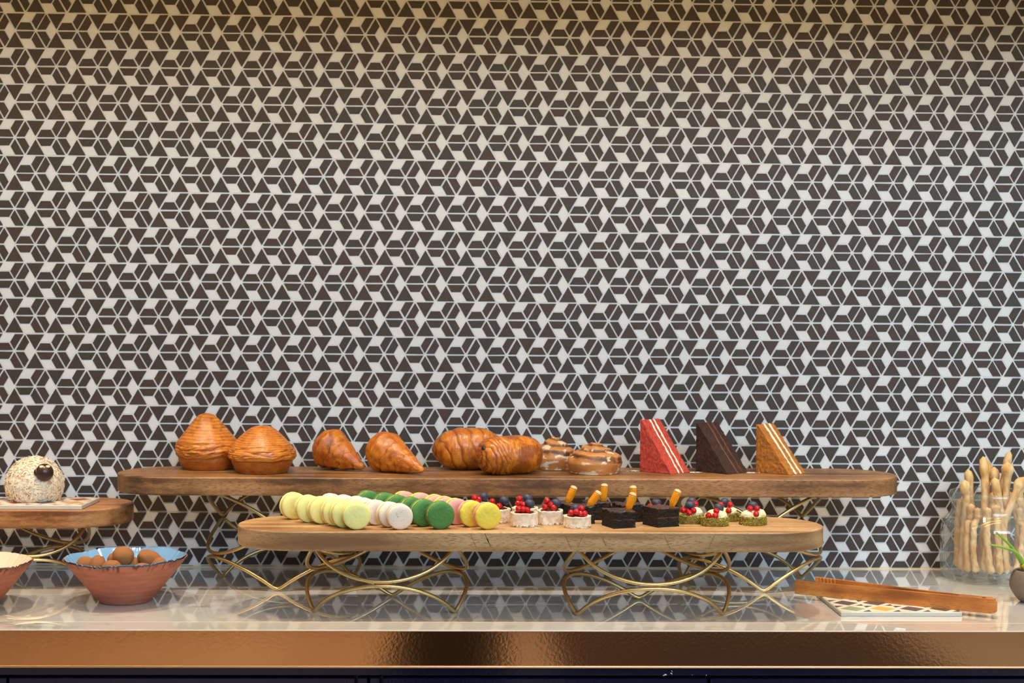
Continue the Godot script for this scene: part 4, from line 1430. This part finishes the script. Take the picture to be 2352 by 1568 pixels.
func build_pastries() -> void:
	layered_bun("tallest layered cone bun, at the left end of the back board", Vector2(-0.5130, 0.1150), [Vector2(0, 0), Vector2(0.040, 0.0), Vector2(0.0465, 0.003), Vector2(0.0530, 0.014), Vector2(0.0545, 0.0225), Vector2(0.0580, 0.0260), Vector2(0.0605, 0.036), Vector2(0.0570, 0.050), Vector2(0.0440, 0.066), Vector2(0.0300, 0.083), Vector2(0.0185, 0.096), Vector2(0.0090, 0.1020), Vector2(0, 0.1035)], Vector2(-0.004, 0.0), 1.3, 0.0056)
	layered_bun("shorter layered cone bun with fine stripes, second from the left", Vector2(-0.4055, 0.1740), [Vector2(0, 0), Vector2(0.040, 0.0), Vector2(0.0460, 0.003), Vector2(0.0525, 0.014), Vector2(0.0560, 0.0225), Vector2(0.0595, 0.0245), Vector2(0.0612, 0.032), Vector2(0.0570, 0.044), Vector2(0.0460, 0.058), Vector2(0.0330, 0.071), Vector2(0.0210, 0.0800), Vector2(0.0120, 0.0840), Vector2(0, 0.0845)], Vector2(0.001, 0.0), 5.7, 0.0037)
	horn("rolled horn pastry with dark crust, left of the pair", Vector3(-0.2850, 0.0375, 0.1200), Vector3(-0.2200, 0.0075, 0.1640), 0.0385, 2.2, 0.10)
	horn("rolled horn pastry with golden crust and long tip, right of the pair", Vector3(-0.1840, 0.0370, 0.1560), Vector3(-0.1090, 0.0070, 0.2170), 0.0385, 7.9, 0.0)
	roll_pastry("curved croissant behind the chocolate roll", Vector2(-0.0290, 0.1060), 0.16, Vector3(0.140, 0.0800, 0.080), 3.1, 5.5, 0.7, 2.6, 0.62, -0.10)
	var d := roll_pastry("glossy chocolate roll with a chocolate stick showing at its end", Vector2(0.0460, 0.1840), 0.46, Vector3(0.128, 0.0710, 0.074), 8.4, 15.0, -0.22, 4.2, 0.52, 0.10)
	part("chocolate_stick", grid(24, 16, func(u: float, w: float):
		var a: float = w * PI
		var q := Vector3(sin(a) * cos(u * TAU), -cos(a), sin(a) * sin(u * TAU))
		return Vector3(q.x * 0.0060, q.y * 0.0046, q.z * 0.0052) * (1.0 + 0.35 * n3(q, 1.9))), M.chocolate, d, Vector3(-0.0555, 0.0490, 0.0110))
	swirl_bun("cinnamon roll half behind the other with icing down its side", Vector2(0.1320, 0.0900), 0.0405, 0.0590, 4.4, -0.12)
	swirl_bun("wide cinnamon roll in front with icing round its foot", Vector2(0.2020, 0.1680), 0.0500, 0.0545, 9.1, -0.20)
	var cut := [0.0, 0.40, 0.49, 0.63, 0.72, 1.0]
	wedge("red velvet cake slice with two thin white cream layers", Vector2(0.2890, 0.1390), Vector2(0.72, 0.694), 0.0720, 0.0955, 0.0560, [lin(186, 56, 42), lin(208, 84, 64), lin(134, 34, 28)], M.cream, cut)
	wedge("dark chocolate cake slice with brown cream layers", Vector2(0.3940, 0.1310), Vector2(0.66, 0.751), 0.0770, 0.0900, 0.0580, [lin(48, 27, 20), lin(72, 42, 31), lin(28, 17, 13)], M.choc_cream, [0.0, 0.46, 0.53, 0.70, 0.76, 1.0])
	wedge("carrot cake slice with two thick white cream layers", Vector2(0.5040, 0.1420), Vector2(0.70, 0.714), 0.0740, 0.0885, 0.0530, [lin(176, 104, 34), lin(198, 128, 52), lin(128, 66, 22)], M.cream, [0.0, 0.36, 0.48, 0.66, 0.78, 1.0])
	# spilled icing sugar on the boards
	for s in [["icing sugar smear left of the red velvet slice", 0.283, 0.128, 0.016], ["icing sugar smear between red velvet and chocolate slices", 0.386, 0.150, 0.013], ["icing sugar smear between chocolate and carrot slices", 0.492, 0.152, 0.014]]:
		var pile := single("icing_sugar", smear(s[3]), M.meringue, s[0], "sugar", Vector3(s[1], BACK_TOP, s[2]))
		pile.set_meta("kind", "stuff")
	single("cream_fleck", grid(16, 6, func(u: float, w: float): return Vector3(cos(u * TAU) * sin(w * PI) * (0.0055 + 0.0012 * sin(u * TAU * 3.0)), 0.0008 - cos(w * PI) * 0.0008, sin(u * TAU) * sin(w * PI) * 0.0028)), M.cream, "small white fleck of cream on the front board", "cream", Vector3(0.0860, FRONT_TOP, 0.4580))

func smear(size: float) -> ArrayMesh:
	var v := PackedVector3Array()
	var ix := PackedInt32Array()
	for i in 60:
		var c := Vector3(rng.randfn(0.0, size * 0.5), 0.0002, rng.randfn(0.0, size * 0.25))
		var s := rng.randf_range(0.0003, 0.0016)
		var base := v.size()
		v.append(c + Vector3(0, 0.0003, 0))
		var m := 6
		for k in m:
			var a := TAU * k / m
			v.append(c + Vector3(cos(a) * s * rng.randf_range(0.7, 1.6), -0.0001, sin(a) * s * 0.6))
		for k in m:
			ix.append_array([base, base + 1 + (k + 1) % m, base + 1 + k])
	return mk(v, ix, PackedColorArray(), false)

# ------------------------------------------------------------------ left side: sheep cake, bowls

func pattern_image(kind: int) -> ImageTexture:
	# flat print of a patterned cement tile
	var n := 256
	var im := Image.create(n, n, false, Image.FORMAT_RGB8)
	var cream := srgb(236, 220, 196)
	var cols := [srgb(92, 84, 92), srgb(222, 176, 92), srgb(150, 168, 132), srgb(92, 78, 84)] if kind == 0 else [srgb(190, 110, 60), srgb(214, 160, 96), srgb(110, 104, 120), srgb(170, 90, 66)]
	var cells := 4
	var s := n / cells
	for y in n:
		for x in n:
			var cx := x / s
			var cy := y / s
			var fx := float(x % s) / s - 0.5
			var fy := float(y % s) / s - 0.5
			var c := cream
			if absf(fx) / 0.5 + absf(fy) / 0.5 < 0.86:
				c = cols[(cx * 3 + cy * 2) % 4]
			elif absf(fx) + absf(fy) > 0.70 and fx * fy > 0.0:
				c = cols[(cx + cy) % 2 * 3]
			im.set_pixel(x, y, c)
	return ImageTexture.create_from_image(im)

func tile_plate(called: String, label: String, at: Vector3, size: Vector3, turn: float, kind: int) -> void:
	var o := thing(called, label, "tile", at, turn)
	part("tile_body", chamfer_box(size, 0.0012), M.tile_edge, o, Vector3(0, size.y / 2, 0))
	var m := std(Color.WHITE, 0.35)
	m.albedo_texture = pattern_image(kind)
	var v := PackedVector3Array()
	var uv := PackedVector2Array()
	var hx := size.x / 2 - 0.0018
	var hz := size.z / 2 - 0.0018
	for y in [size.y - 0.0002, size.y + 0.0003]:
		for c in [[-1, -1], [1, -1], [1, 1], [-1, 1]]:
			v.append(Vector3(c[0] * hx, y, c[1] * hz))
			uv.append(Vector2(0.5 + c[0] * 0.5, 0.5 + c[1] * 0.5 * size.z / size.x))
	var ix := PackedInt32Array([0, 2, 1, 0, 3, 2, 4, 5, 6, 4, 6, 7])
	for k in 4:
		var j := (k + 1) % 4
		ix.append_array([k, j, j + 4, k, j + 4, k + 4])
	part("printed_face", mk(v, ix, PackedColorArray(), false, uv), m, o)

func build_sheep() -> void:
	tile_plate("tile_plate", "patterned ceramic tile used as a plate under the sheep cake", Vector3(-0.8130, FRONT_TOP, 0.1785), Vector3(0.200, 0.008, 0.119), 0.0, 1)
	var o := thing("sheep_cake", "round coconut-flaked sheep cake with a chocolate head", "cake", Vector3(-0.8180, FRONT_TOP + 0.0083, 0.1680))
	var pale := lin(246, 230, 200)
	var tanc := lin(206, 150, 96)
	part("cream_body", grid(110, 70, func(u: float, w: float):
		var a: float = w * PI
		var d := Vector3(sin(a) * cos(u * TAU), -cos(a), sin(a) * sin(u * TAU))
		var r := 0.0500 * (1.0 + 0.05 * f3(d, 2.4) + 0.02 * f3(d, 9.0))
		var q := d * r + Vector3(0, 0.0285, 0)
		q.y = maxf(q.y, 0.0)
		return q,
	func(_u: float, _w: float, p: Vector3): return pale.lerp(tanc, smoothstep(0.06, 0.25, f3(p, 60.0)) * 0.8)), M.flake, o)
	# white chocolate shavings
	var v := PackedVector3Array()
	var cs := PackedColorArray()
	var ix := PackedInt32Array()
	for i in 1500:
		var d := Vector3(rng.randfn(), rng.randfn(), rng.randfn()).normalized()
		var c := d * 0.0505 + Vector3(0, 0.0285, 0)
		if c.y < 0.0025:
			continue
		var t := d.cross(Vector3(rng.randfn(), rng.randfn(), rng.randfn())).normalized()
		var s := t.cross(d)
		var L := rng.randf_range(0.0025, 0.0068)
		var wd := rng.randf_range(0.0006, 0.0015)
		var lift := rng.randf_range(0.0, 0.0022)
		var tone := pale.lerp(tanc, clampf(rng.randfn(0.12, 0.16), 0.0, 0.7))
		var base := v.size()
		for e in [[-1.0, 0.0], [0.0, 0.0008], [1.0, lift]]:
			for k in [-1.0, 1.0]:
				for y in [0.0, 0.0005]:
					var q: Vector3 = c + t * (e[0] * L) + s * (k * wd) + d * (e[1] + y)
					v.append(q)
					cs.append(tone)
		for m in 2:
			var b := base + m * 4
			ix.append_array([b + 1, b + 3, b + 5, b + 3, b + 7, b + 5, b, b + 4, b + 2, b + 2, b + 4, b + 6, b, b + 1, b + 5, b, b + 5, b + 4, b + 2, b + 6, b + 7, b + 2, b + 7, b + 3])
	var fl := part("shavings", mk(v, ix, cs, false), M.flake, o)
	fl.set_meta("kind", "stuff")
	var hd := part("head", ball(Vector3(0.0158, 0.0160, 0.0150), 28, 20), M.chocolate, o, Vector3(0.0300, 0.0545, 0.0395), Vector3(-0.1, 0.25, 0.0))
	for e in [[-0.0046, 0.0102, 0.0102], [0.0062, 0.0104, 0.0094]]:
		part("eye", ball(Vector3(0.0040, 0.0026, 0.0020), 14, 10), M.eye, hd, Vector3(e[0], e[1], e[2]), Vector3(-0.5, e[0] * 30.0, 0))
	part("ear", ball(Vector3(0.0044, 0.0062, 0.0040), 14, 10), M.chocolate, hd, Vector3(-0.0138, 0.0000, 0.0040), Vector3(0, 0, 0.2))

func bowl(label: String, at: Vector2, glaze: StandardMaterial3D, sd: float) -> Node3D:
	var o := thing("terracotta_bowl", label, "bowl", Vector3(at.x, TOP, at.y))
	var H := 0.0765
	var rim := 0.1035
	var foot := 0.0405
	var clay := lin(178, 106, 78)
	var clay2 := lin(158, 88, 62)
	var chip := lin(84, 40, 26)
	var lipc := func(u: float) -> float:
		var d := Vector3(cos(u * TAU), 0, sin(u * TAU))
		return 0.0022 * n3(d + Vector3(sd, 0, 0), 1.3) - 0.0022 * smoothstep(0.30, 0.60, n3(d * 3.0 + Vector3(0, sd, 0), 6.0))
	var nn := 60
	# outer wall with foot: v from centre of the foot up to the rim
	part("clay_body", grid(240, nn, func(u: float, w: float):
		var d := Vector3(cos(u * TAU), 0, sin(u * TAU))
		if w < 0.12:
			return Vector3(d.x * foot * w / 0.12, 0.0, d.z * foot * w / 0.12)
		if w <= 0.86:
			var t: float = (w - 0.12) / 0.74
			var r := lerpf(foot, rim, pow(t, 0.93)) + 0.0003 * sin(t * 60.0)
			var y := H * t + (float(lipc.call(u)) if t > 0.9 else 0.0) * (t - 0.9) * 10.0
			return Vector3(d.x * r, y, d.z * r)
		var s: float = (w - 0.86) / 0.14
		var r2 := lerpf(0.0355, rim - 0.0028, pow(1.0 - s, 0.93)) if s > 0.04 else lerpf(rim, rim - 0.0030, s / 0.04)
		return Vector3(d.x * r2, lerpf(H + float(lipc.call(u)), 0.0060, s) - 0.0008 * minf(1.0, s * 10.0), d.z * r2),
	func(u: float, w: float, p: Vector3):
		var t: float = clampf((w - 0.12) / 0.74, 0.0, 1.0)
		var c: Color = clay.lerp(clay2, clampf(0.5 + 0.9 * f3(Vector3(p.x, p.y * 5.0, p.z), 18.0), 0.0, 1.0))
		var d := Vector3(cos(u * TAU), 0, sin(u * TAU))
		var nick := smoothstep(0.12, 0.34, n3(d * 3.0 + Vector3(0, sd, 0), 9.0)) * smoothstep(0.86 + 0.07 * n3(d, 21.0), 0.90 + 0.07 * n3(d, 21.0), t)
		return c.lerp(chip, nick * 0.85)), M.terracotta, o)
	# glaze lining
	part("glaze_lining", grid(200, 30, func(u: float, w: float):
		var d := Vector3(cos(u * TAU), 0, sin(u * TAU))
		var up: float = lipc.call(u)
		if w < 0.5:
			var t: float = w / 0.5
			if t < 0.25:
				var k0 := t / 0.25
				return Vector3(d.x * 0.034 * k0, 0.0085, d.z * 0.034 * k0)
			var k := (t - 0.25) / 0.75
			var r := lerpf(0.034, rim - 0.0046, pow(k, 0.93))
			return Vector3(d.x * r, lerpf(0.0085, H + 0.0004 + up, k), d.z * r)
		var k2: float = (w - 0.5) / 0.5
		if k2 < 0.2:
			var r3 := lerpf(rim - 0.0046, rim - 0.0030, k2 / 0.2)
			return Vector3(d.x * r3, H + 0.0007 + up - 0.001 * k2, d.z * r3)
		var j := (k2 - 0.2) / 0.8
		var r4 := lerpf(rim - 0.0042, 0.0, j)
		return Vector3(d.x * r4, lerpf(H - 0.001 + up, 0.0080, minf(1.0, j * 1.5)), d.z * r4)), glaze, o)
	return o

func build_bowls() -> void:
	var b := Vector2(-0.6090, 0.3420)
	bowl("terracotta bowl with pale blue glazed inside and cocoa almonds", b, M.blue_glaze, 2.0)
	var nuts := [
		["cocoa truffle at the left edge of the blue bowl", [-0.0630, 0.0545, 0.016], [0.0165, 0.0135, 0.0135], 0.0, 0.0],
		["upright cocoa truffle second from the left in the blue bowl", [-0.0430, 0.0555, 0.020], [0.0135, 0.0160, 0.0135], 0.4, -0.5],
		["small cocoa truffle behind the highest one in the blue bowl", [-0.0215, 0.0580, -0.006], [0.0110, 0.0130, 0.0110], 0.0, 0.0],
		["two-lobed cocoa truffle at the front rim of the blue bowl", [-0.0160, 0.0520, 0.032], [0.0165, 0.0130, 0.0130], 0.0, 0.1],
		["highest round cocoa truffle in the middle of the blue bowl", [-0.0020, 0.0680, 0.010], [0.0180, 0.0168, 0.0168], 0.0, 0.0],
		["dark cocoa truffle in the gap at the middle of the blue bowl", [0.0140, 0.0520, 0.000], [0.0120, 0.0130, 0.0120], 0.0, 0.0],
		["long cocoa truffle leaning right in the blue bowl", [0.0420, 0.0630, 0.006], [0.0215, 0.0145, 0.0150], 0.0, -0.35],
		["flat cocoa truffle peeking over the front rim of the blue bowl", [0.0360, 0.0475, 0.034], [0.0165, 0.0130, 0.0130], 0.0, 0.0],
		["cocoa truffle at the right edge of the blue bowl", [0.0600, 0.0530, 0.014], [0.0140, 0.0135, 0.0130], 0.0, -0.2],
	]
	for i in nuts.size():
		var a: Array = nuts[i]
		var r := Vector3(a[2][0], a[2][1], a[2][2])
		var sd := float(i) * 3.0
		var m := grid(36, 24, func(u: float, w: float):
			var g: float = w * PI
			var d := Vector3(sin(g) * cos(u * TAU), -cos(g), sin(g) * sin(u * TAU))
			return d * r * (1.0 + 0.06 * n3(d + Vector3(sd, 0, 0), 1.2)))
		single("cocoa_truffle", m, M.truffle, a[0], "truffle", Vector3(b.x + a[1][0], TOP + a[1][1] + 0.0105, b.y + a[1][2]), Vector3(0, a[3], a[4]), "cocoa truffles in the blue bowl")
	# hidden filling of the bowl below the visible ones
	var lb := Vector2(-0.8540, 0.3990)
	bowl("terracotta bowl with sand-coloured glazed inside cut by the left frame edge", lb, M.sand_glaze, 6.0)
	for a in [["piped white meringue at the right in the sand-coloured bowl", 0.034, 0.060, 0.018, 0.2], ["piped white meringue at the left in the sand-coloured bowl", -0.026, 0.052, 0.010, 0.9], ["piped white meringue at the back of the sand-coloured bowl", 0.005, 0.056, -0.036, 1.6]]:
		single("meringue", meringue(), M.meringue, a[0], "meringue", Vector3(lb.x + a[1], TOP + a[2], lb.y + a[3]), Vector3(0, a[4], 0), "meringues in the sand-coloured bowl")

func meringue() -> ArrayMesh:
	return grid(72, 30, func(u: float, w: float):
		var t: float = w
		var r := 0.0260 * sin(minf(1.0, t * 3.2) * PI / 2.0) * pow(1.0 - t, 0.75) * 1.25
		var g: float = u * TAU + t * 1.9
		var star := 1.0 + 0.20 * cos(u * TAU * 7.0) * smoothstep(0.0, 0.2, t)
		return Vector3(cos(g) * r * star, -0.016 + 0.052 * t, sin(g) * r * star))

# ------------------------------------------------------------------ right side: jar, plant, tongs

func build_jar() -> void:
	var c := Vector2(0.9560, 0.1050)
	var o := thing("glass_jar", "large clear glass jar full of breadsticks by the mosaic wall", "jar", Vector3(c.x, TOP + 0.0002, c.y))
	var pts := [Vector2(0, 0.0), Vector2(0.072, 0.0), Vector2(0.083, 0.003), Vector2(0.0895, 0.014), Vector2(0.0905, 0.040), Vector2(0.0905, 0.088), Vector2(0.0880, 0.103), Vector2(0.0790, 0.118), Vector2(0.0715, 0.128), Vector2(0.0705, 0.138), Vector2(0.0735, 0.146), Vector2(0.0750, 0.156), Vector2(0.0735, 0.164), Vector2(0.0715, 0.166), Vector2(0.0690, 0.164), Vector2(0.0680, 0.150), Vector2(0.0670, 0.128), Vector2(0.0750, 0.116), Vector2(0.0840, 0.102), Vector2(0.0865, 0.086), Vector2(0.0865, 0.040), Vector2(0.0850, 0.020), Vector2(0.0780, 0.012), Vector2(0.0, 0.011)]
	part("glass", lathe(pts, 96, 110, 5), M.glass, o)
	# breadsticks: [label, foot (x, z), top (x, y, z), radius, tip bulge, bend]
	var sticks := [
		["tall pointed breadstick, tallest at the left of the jar", [-0.026, 0.045], [-0.0250, 0.234, 0.030], 0.0066, 0.5, 0.003],
		["breadstick with a big round knob at its top", [0.006, 0.030], [0.0190, 0.224, 0.034], 0.0060, 1.9, 0.004],
		["breadstick with a curled tip, tallest of all in the jar", [0.010, -0.030], [0.0390, 0.241, -0.006], 0.0058, 0.6, -0.006],
		["thick breadstick leaning far right across the jar mouth", [-0.010, 0.050], [0.0430, 0.198, 0.052], 0.0064, 1.2, -0.010],
		["pale short breadstick leaning left at the front of the jar", [0.010, 0.060], [-0.0120, 0.197, 0.054], 0.0062, 0.7, 0.004],
		["short breadstick with a blunt top at the left edge", [-0.060, 0.020], [-0.0570, 0.189, 0.022], 0.0076, 0.7, 0.003],
		["slim breadstick leaning left beside the tallest left one", [-0.034, 0.010], [-0.0470, 0.208, 0.010], 0.0056, 0.8, 0.004],
		["breadstick with a hooked top behind the middle of the jar", [-0.020, -0.010], [-0.0080, 0.224, 0.005], 0.0060, 0.7, 0.006],
		["stout breadstick with a round top right of the hooked one", [0.000, 0.000], [0.0030, 0.213, 0.012], 0.0062, 0.9, 0.003],
		["breadstick with a rounded top near the right frame edge", [0.040, 0.020], [0.0500, 0.192, 0.018], 0.0064, 0.9, 0.002],
	]
	for i in sticks.size():
		breadstick(sticks[i][0], c, sticks[i][1], sticks[i][2], sticks[i][3], sticks[i][4], sticks[i][5], i)
	var more := [
		[[-0.054, 0.040], [-0.050, 0.146, 0.034], 0.0060], [[-0.046, 0.052], [-0.044, 0.140, 0.048], 0.0056], [[-0.020, 0.064], [-0.026, 0.142, 0.052], 0.0062],
		[[-0.004, 0.066], [-0.008, 0.148, 0.054], 0.0064], [[0.040, 0.050], [0.030, 0.150, 0.040], 0.0058], [[0.026, 0.062], [0.0440, 0.142, 0.050], 0.0056],
		[[0.052, 0.030], [0.046, 0.158, 0.020], 0.0062], [[0.058, 0.010], [0.056, 0.150, 0.004], 0.0060], [[0.040, -0.020], [0.040, 0.165, -0.020], 0.0058],
		[[0.000, -0.050], [0.004, 0.168, -0.040], 0.0060], [[-0.030, -0.040], [-0.030, 0.160, -0.036], 0.0058], [[-0.056, -0.020], [-0.052, 0.150, -0.018], 0.0060],
		[[0.020, 0.000], [0.028, 0.172, 0.004], 0.0056], [[-0.010, 0.030], [-0.004, 0.168, 0.026], 0.0058], [[0.050, -0.045], [0.046, 0.150, -0.036], 0.0058],
	]
	for i in more.size():
		breadstick("plain golden breadstick standing in the middle of the jar's crowd", c, more[i][0], more[i][1], more[i][2], 0.35, rng.randfn(0.0, 0.004), 20 + i)

func breadstick(label: String, c: Vector2, foot: Array, top: Array, r: float, knob: float, bend: float, sd: int) -> void:
	var a := Vector3(foot[0], 0.0195, foot[1])
	var b := Vector3(top[0], top[1], top[2])
	var lim := 0.074 - r
	var f2 := Vector2(a.x, a.z)
	if f2.length() > lim:
		f2 = f2.normalized() * lim
		a = Vector3(f2.x, a.y, f2.y)
	var side := (b - a).cross(Vector3(0.3, 0.1, 1.0)).normalized()
	var pts := PackedVector3Array()
	var n := 34
	for i in n + 1:
		var t := float(i) / n
		var p := a.lerp(b, t) + side * bend * sin(t * PI) + side * 0.0016 * nz.get_noise_2d(t * 3.0, sd * 7.3) + Vector3(0, 0, 0.0016 * nz.get_noise_2d(t * 3.0, sd * 3.1 + 50.0))
		# keep inside the neck
		var lim2 := (0.064 if p.y > 0.112 else 0.078) - r
		var q := Vector2(p.x, p.z)
		if q.length() > lim2 and p.y < 0.166:
			q = q.normalized() * lim2
			p.x = q.x
			p.z = q.y
		pts.append(p)
	var gold := lin(226, 174, 104)
	var pale := lin(240, 206, 150)
	var tan_c := lin(196, 130, 62)
	var o := tube(pts, func(u: float, g: float):
		var e := sqrt(maxf(0.0, 1.0 - pow(maxf(0.0, (u - 0.962) / 0.038), 2.0))) * sqrt(maxf(0.02, 1.0 - pow(maxf(0.0, (0.06 - u) / 0.06), 2.0)))
		var k := 1.0 + knob * exp(-pow((u - 0.925) / 0.055, 2.0)) * 0.58 + 0.25 * exp(-pow((u - 0.03) / 0.05, 2.0)) + 0.22 * nz.get_noise_2d(u * 8.0, sd * 5.0) + 0.05 * nz.get_noise_2d(u * 30.0 + g, sd * 2.0)
		return maxf(0.0003, r * e * k), 14, false,
	func(u: float, g: float, p: Vector3): 
		var t := clampf(0.5 + 1.1 * nz.get_noise_3d(p.x * 50.0 + sd, p.y * 26.0, p.z * 50.0), 0.0, 1.0)
		var cc: Color = gold.lerp(pale, t)
		return cc.lerp(tan_c, clampf(nz.get_noise_2d(u * 11.0 + sd, g) * 0.9, 0.0, 0.6)))
	single("breadstick", o, M.bread, label, "breadstick", Vector3(c.x, TOP, c.y), Vector3.ZERO, "breadsticks in the glass jar")

func build_plant() -> void:
	var o := thing("potted_plant", "small round grey-brown pot with green shoots at the right edge", "plant", Vector3(0.9530, TOP, 0.3330))
	part("pot", lathe([Vector2(0, 0), Vector2(0.020, 0.0), Vector2(0.030, 0.006), Vector2(0.0405, 0.022), Vector2(0.0420, 0.034), Vector2(0.0385, 0.048), Vector2(0.0340, 0.0545), Vector2(0.0315, 0.0550), Vector2(0.0310, 0.052), Vector2(0.0350, 0.042), Vector2(0.0340, 0.030), Vector2(0, 0.028)], 56, 60), M.pot, o)
	part("soil", lathe([Vector2(0, 0.030), Vector2(0.032, 0.030), Vector2(0.034, 0.040), Vector2(0.030, 0.0435), Vector2(0, 0.0445)], 40, 20, 3), M.soil, o)
	part("bulb", tube(smooth_path([Vector3(-0.006, 0.040, 0.0), Vector3(-0.014, 0.056, 0.0), Vector3(-0.0225, 0.066, 0.0)]), func(u, _g): return 0.0095 - 0.0040 * u, 14), M.bulb, o)
	part("shoot", tube(smooth_path([Vector3(-0.0215, 0.065, 0.0), Vector3(-0.030, 0.078, 0.0), Vector3(-0.042, 0.096, 0.0), Vector3(-0.0680, 0.1200, 0.0)]), func(u, _g): return 0.0042 * (1.0 - u * 0.62), 12), M.stem, o)
	part("shoot", tube(smooth_path([Vector3(-0.0220, 0.066, 0.0015), Vector3(-0.031, 0.082, 0.003), Vector3(-0.046, 0.0915, 0.004), Vector3(-0.0790, 0.0995, 0.004)]), func(u, _g): return 0.0040 * (1.0 - u * 0.62), 12), M.stem, o)
	part("shoot", tube(smooth_path([Vector3(0.004, 0.042, -0.004), Vector3(0.012, 0.075, -0.006), Vector3(0.032, 0.110, -0.010)]), func(u, _g): return 0.0042 * (1.0 - u * 0.6), 12), M.stem, o)

func build_tongs() -> void:
	tile_plate("trivet_tile", "patterned cement tile lying flat under the wooden tongs", Vector3(0.6840, TOP, 0.3600), Vector3(0.2000, 0.0075, 0.2000), 0.0, 0)
	var R := Vector3(0.8332, TOP + 0.0079, 0.4790)
	var ax := Vector3(-0.858, 0, -0.513).normalized()
	var bk := Vector3(0.513, 0, -0.858).normalized()
	var o := thing("tongs", "wooden serving tongs lying on the patterned tile", "tongs", R)
	o.basis = Basis(ax, Vector3.UP, ax.cross(Vector3.UP))          # local x: towards the jaws, y: up, z: sideways
	var zsign := 1.0 if ax.cross(Vector3.UP).dot(bk) > 0.0 else -1.0
	var h := 0.0235
	var hinge := 0.062
	# front arm: straight, springing from the handle end
	part("arm", boxy(40, 6, 3, func(q: Vector3):
		var s: float = q.x * 0.339
		var round_end := 1.0 if s > 0.008 else sqrt(maxf(0.0, 1.0 - pow((0.008 - s) / 0.008, 2.0)))
		var y: float = h * q.y
		var lo := 0.004 * (1.0 - round_end)
		return Vector3(s, clampf(y, lo, h - lo), zsign * (q.z * 0.0062)), null, false), M.beech, o)
	part("arm", boxy(40, 6, 3, func(q: Vector3):
		var s: float = lerpf(0.010, 0.319, q.x)
		var off := lerpf(0.0140, 0.0510, smoothstep(hinge * 0.5, 0.34, s) * 0.55 + 0.45 * clampf((s - hinge) / 0.26, 0.0, 1.0))
		var notch := 0.0
		if s > 0.278 and s < 0.312 and q.z < 0.5:
			notch = 0.0017 * maxf(0.0, sin((s - 0.278) / 0.034 * PI * 9.0))
		return Vector3(s, h * q.y, zsign * (off + q.z * 0.0062 + notch)), null, false), M.beech, o)
	for k in 5:
		var s := 0.282 + k * 0.0066
		part("grip_rib", chamfer_box(Vector3(0.0032, h * 0.99, 0.0026), 0.0007), M.beech, o, Vector3(s, h / 2, zsign * (0.0475 - (0.30 - s) * 0.13)))
	part("hinge_block", boxy(12, 3, 3, func(q: Vector3):
		var s: float = lerpf(0.004, hinge, q.x)
		var far := lerpf(0.0140, 0.0170, q.x)
		return Vector3(s, h * lerpf(0.012, 0.988, q.y), zsign * lerpf(0.0055, far + 0.001, q.z)), null, false), M.beech, o)
	part("hanging_hole", lathe([Vector2(0, 0), Vector2(0.0034, 0.0), Vector2(0.0034, 0.0004), Vector2(0, 0.0004)], 20, 8, 1), M.soil, o, Vector3(0.022, h - 0.0001, zsign * 0.0095))

# ------------------------------------------------------------------

func _ready() -> void:
	rng.seed = 20240611
	nz.seed = 5
	nz.frequency = 1.0
	nz.noise_type = FastNoiseLite.TYPE_SIMPLEX_SMOOTH
	nz.fractal_type = FastNoiseLite.FRACTAL_NONE
	fbm.seed = 9
	fbm.frequency = 1.0
	fbm.noise_type = FastNoiseLite.TYPE_SIMPLEX_SMOOTH
	fbm.fractal_octaves = 4
	set_camera_and_light()
	make_textures_and_materials()
	build_room()
	build_mosaic()
	build_counter()
	build_stands()
	build_pastries()
	build_macarons()
	build_cheesecakes()
	build_brownies()
	build_tartlets()
	build_sheep()
	build_bowls()
	build_jar()
	build_plant()
	build_tongs()
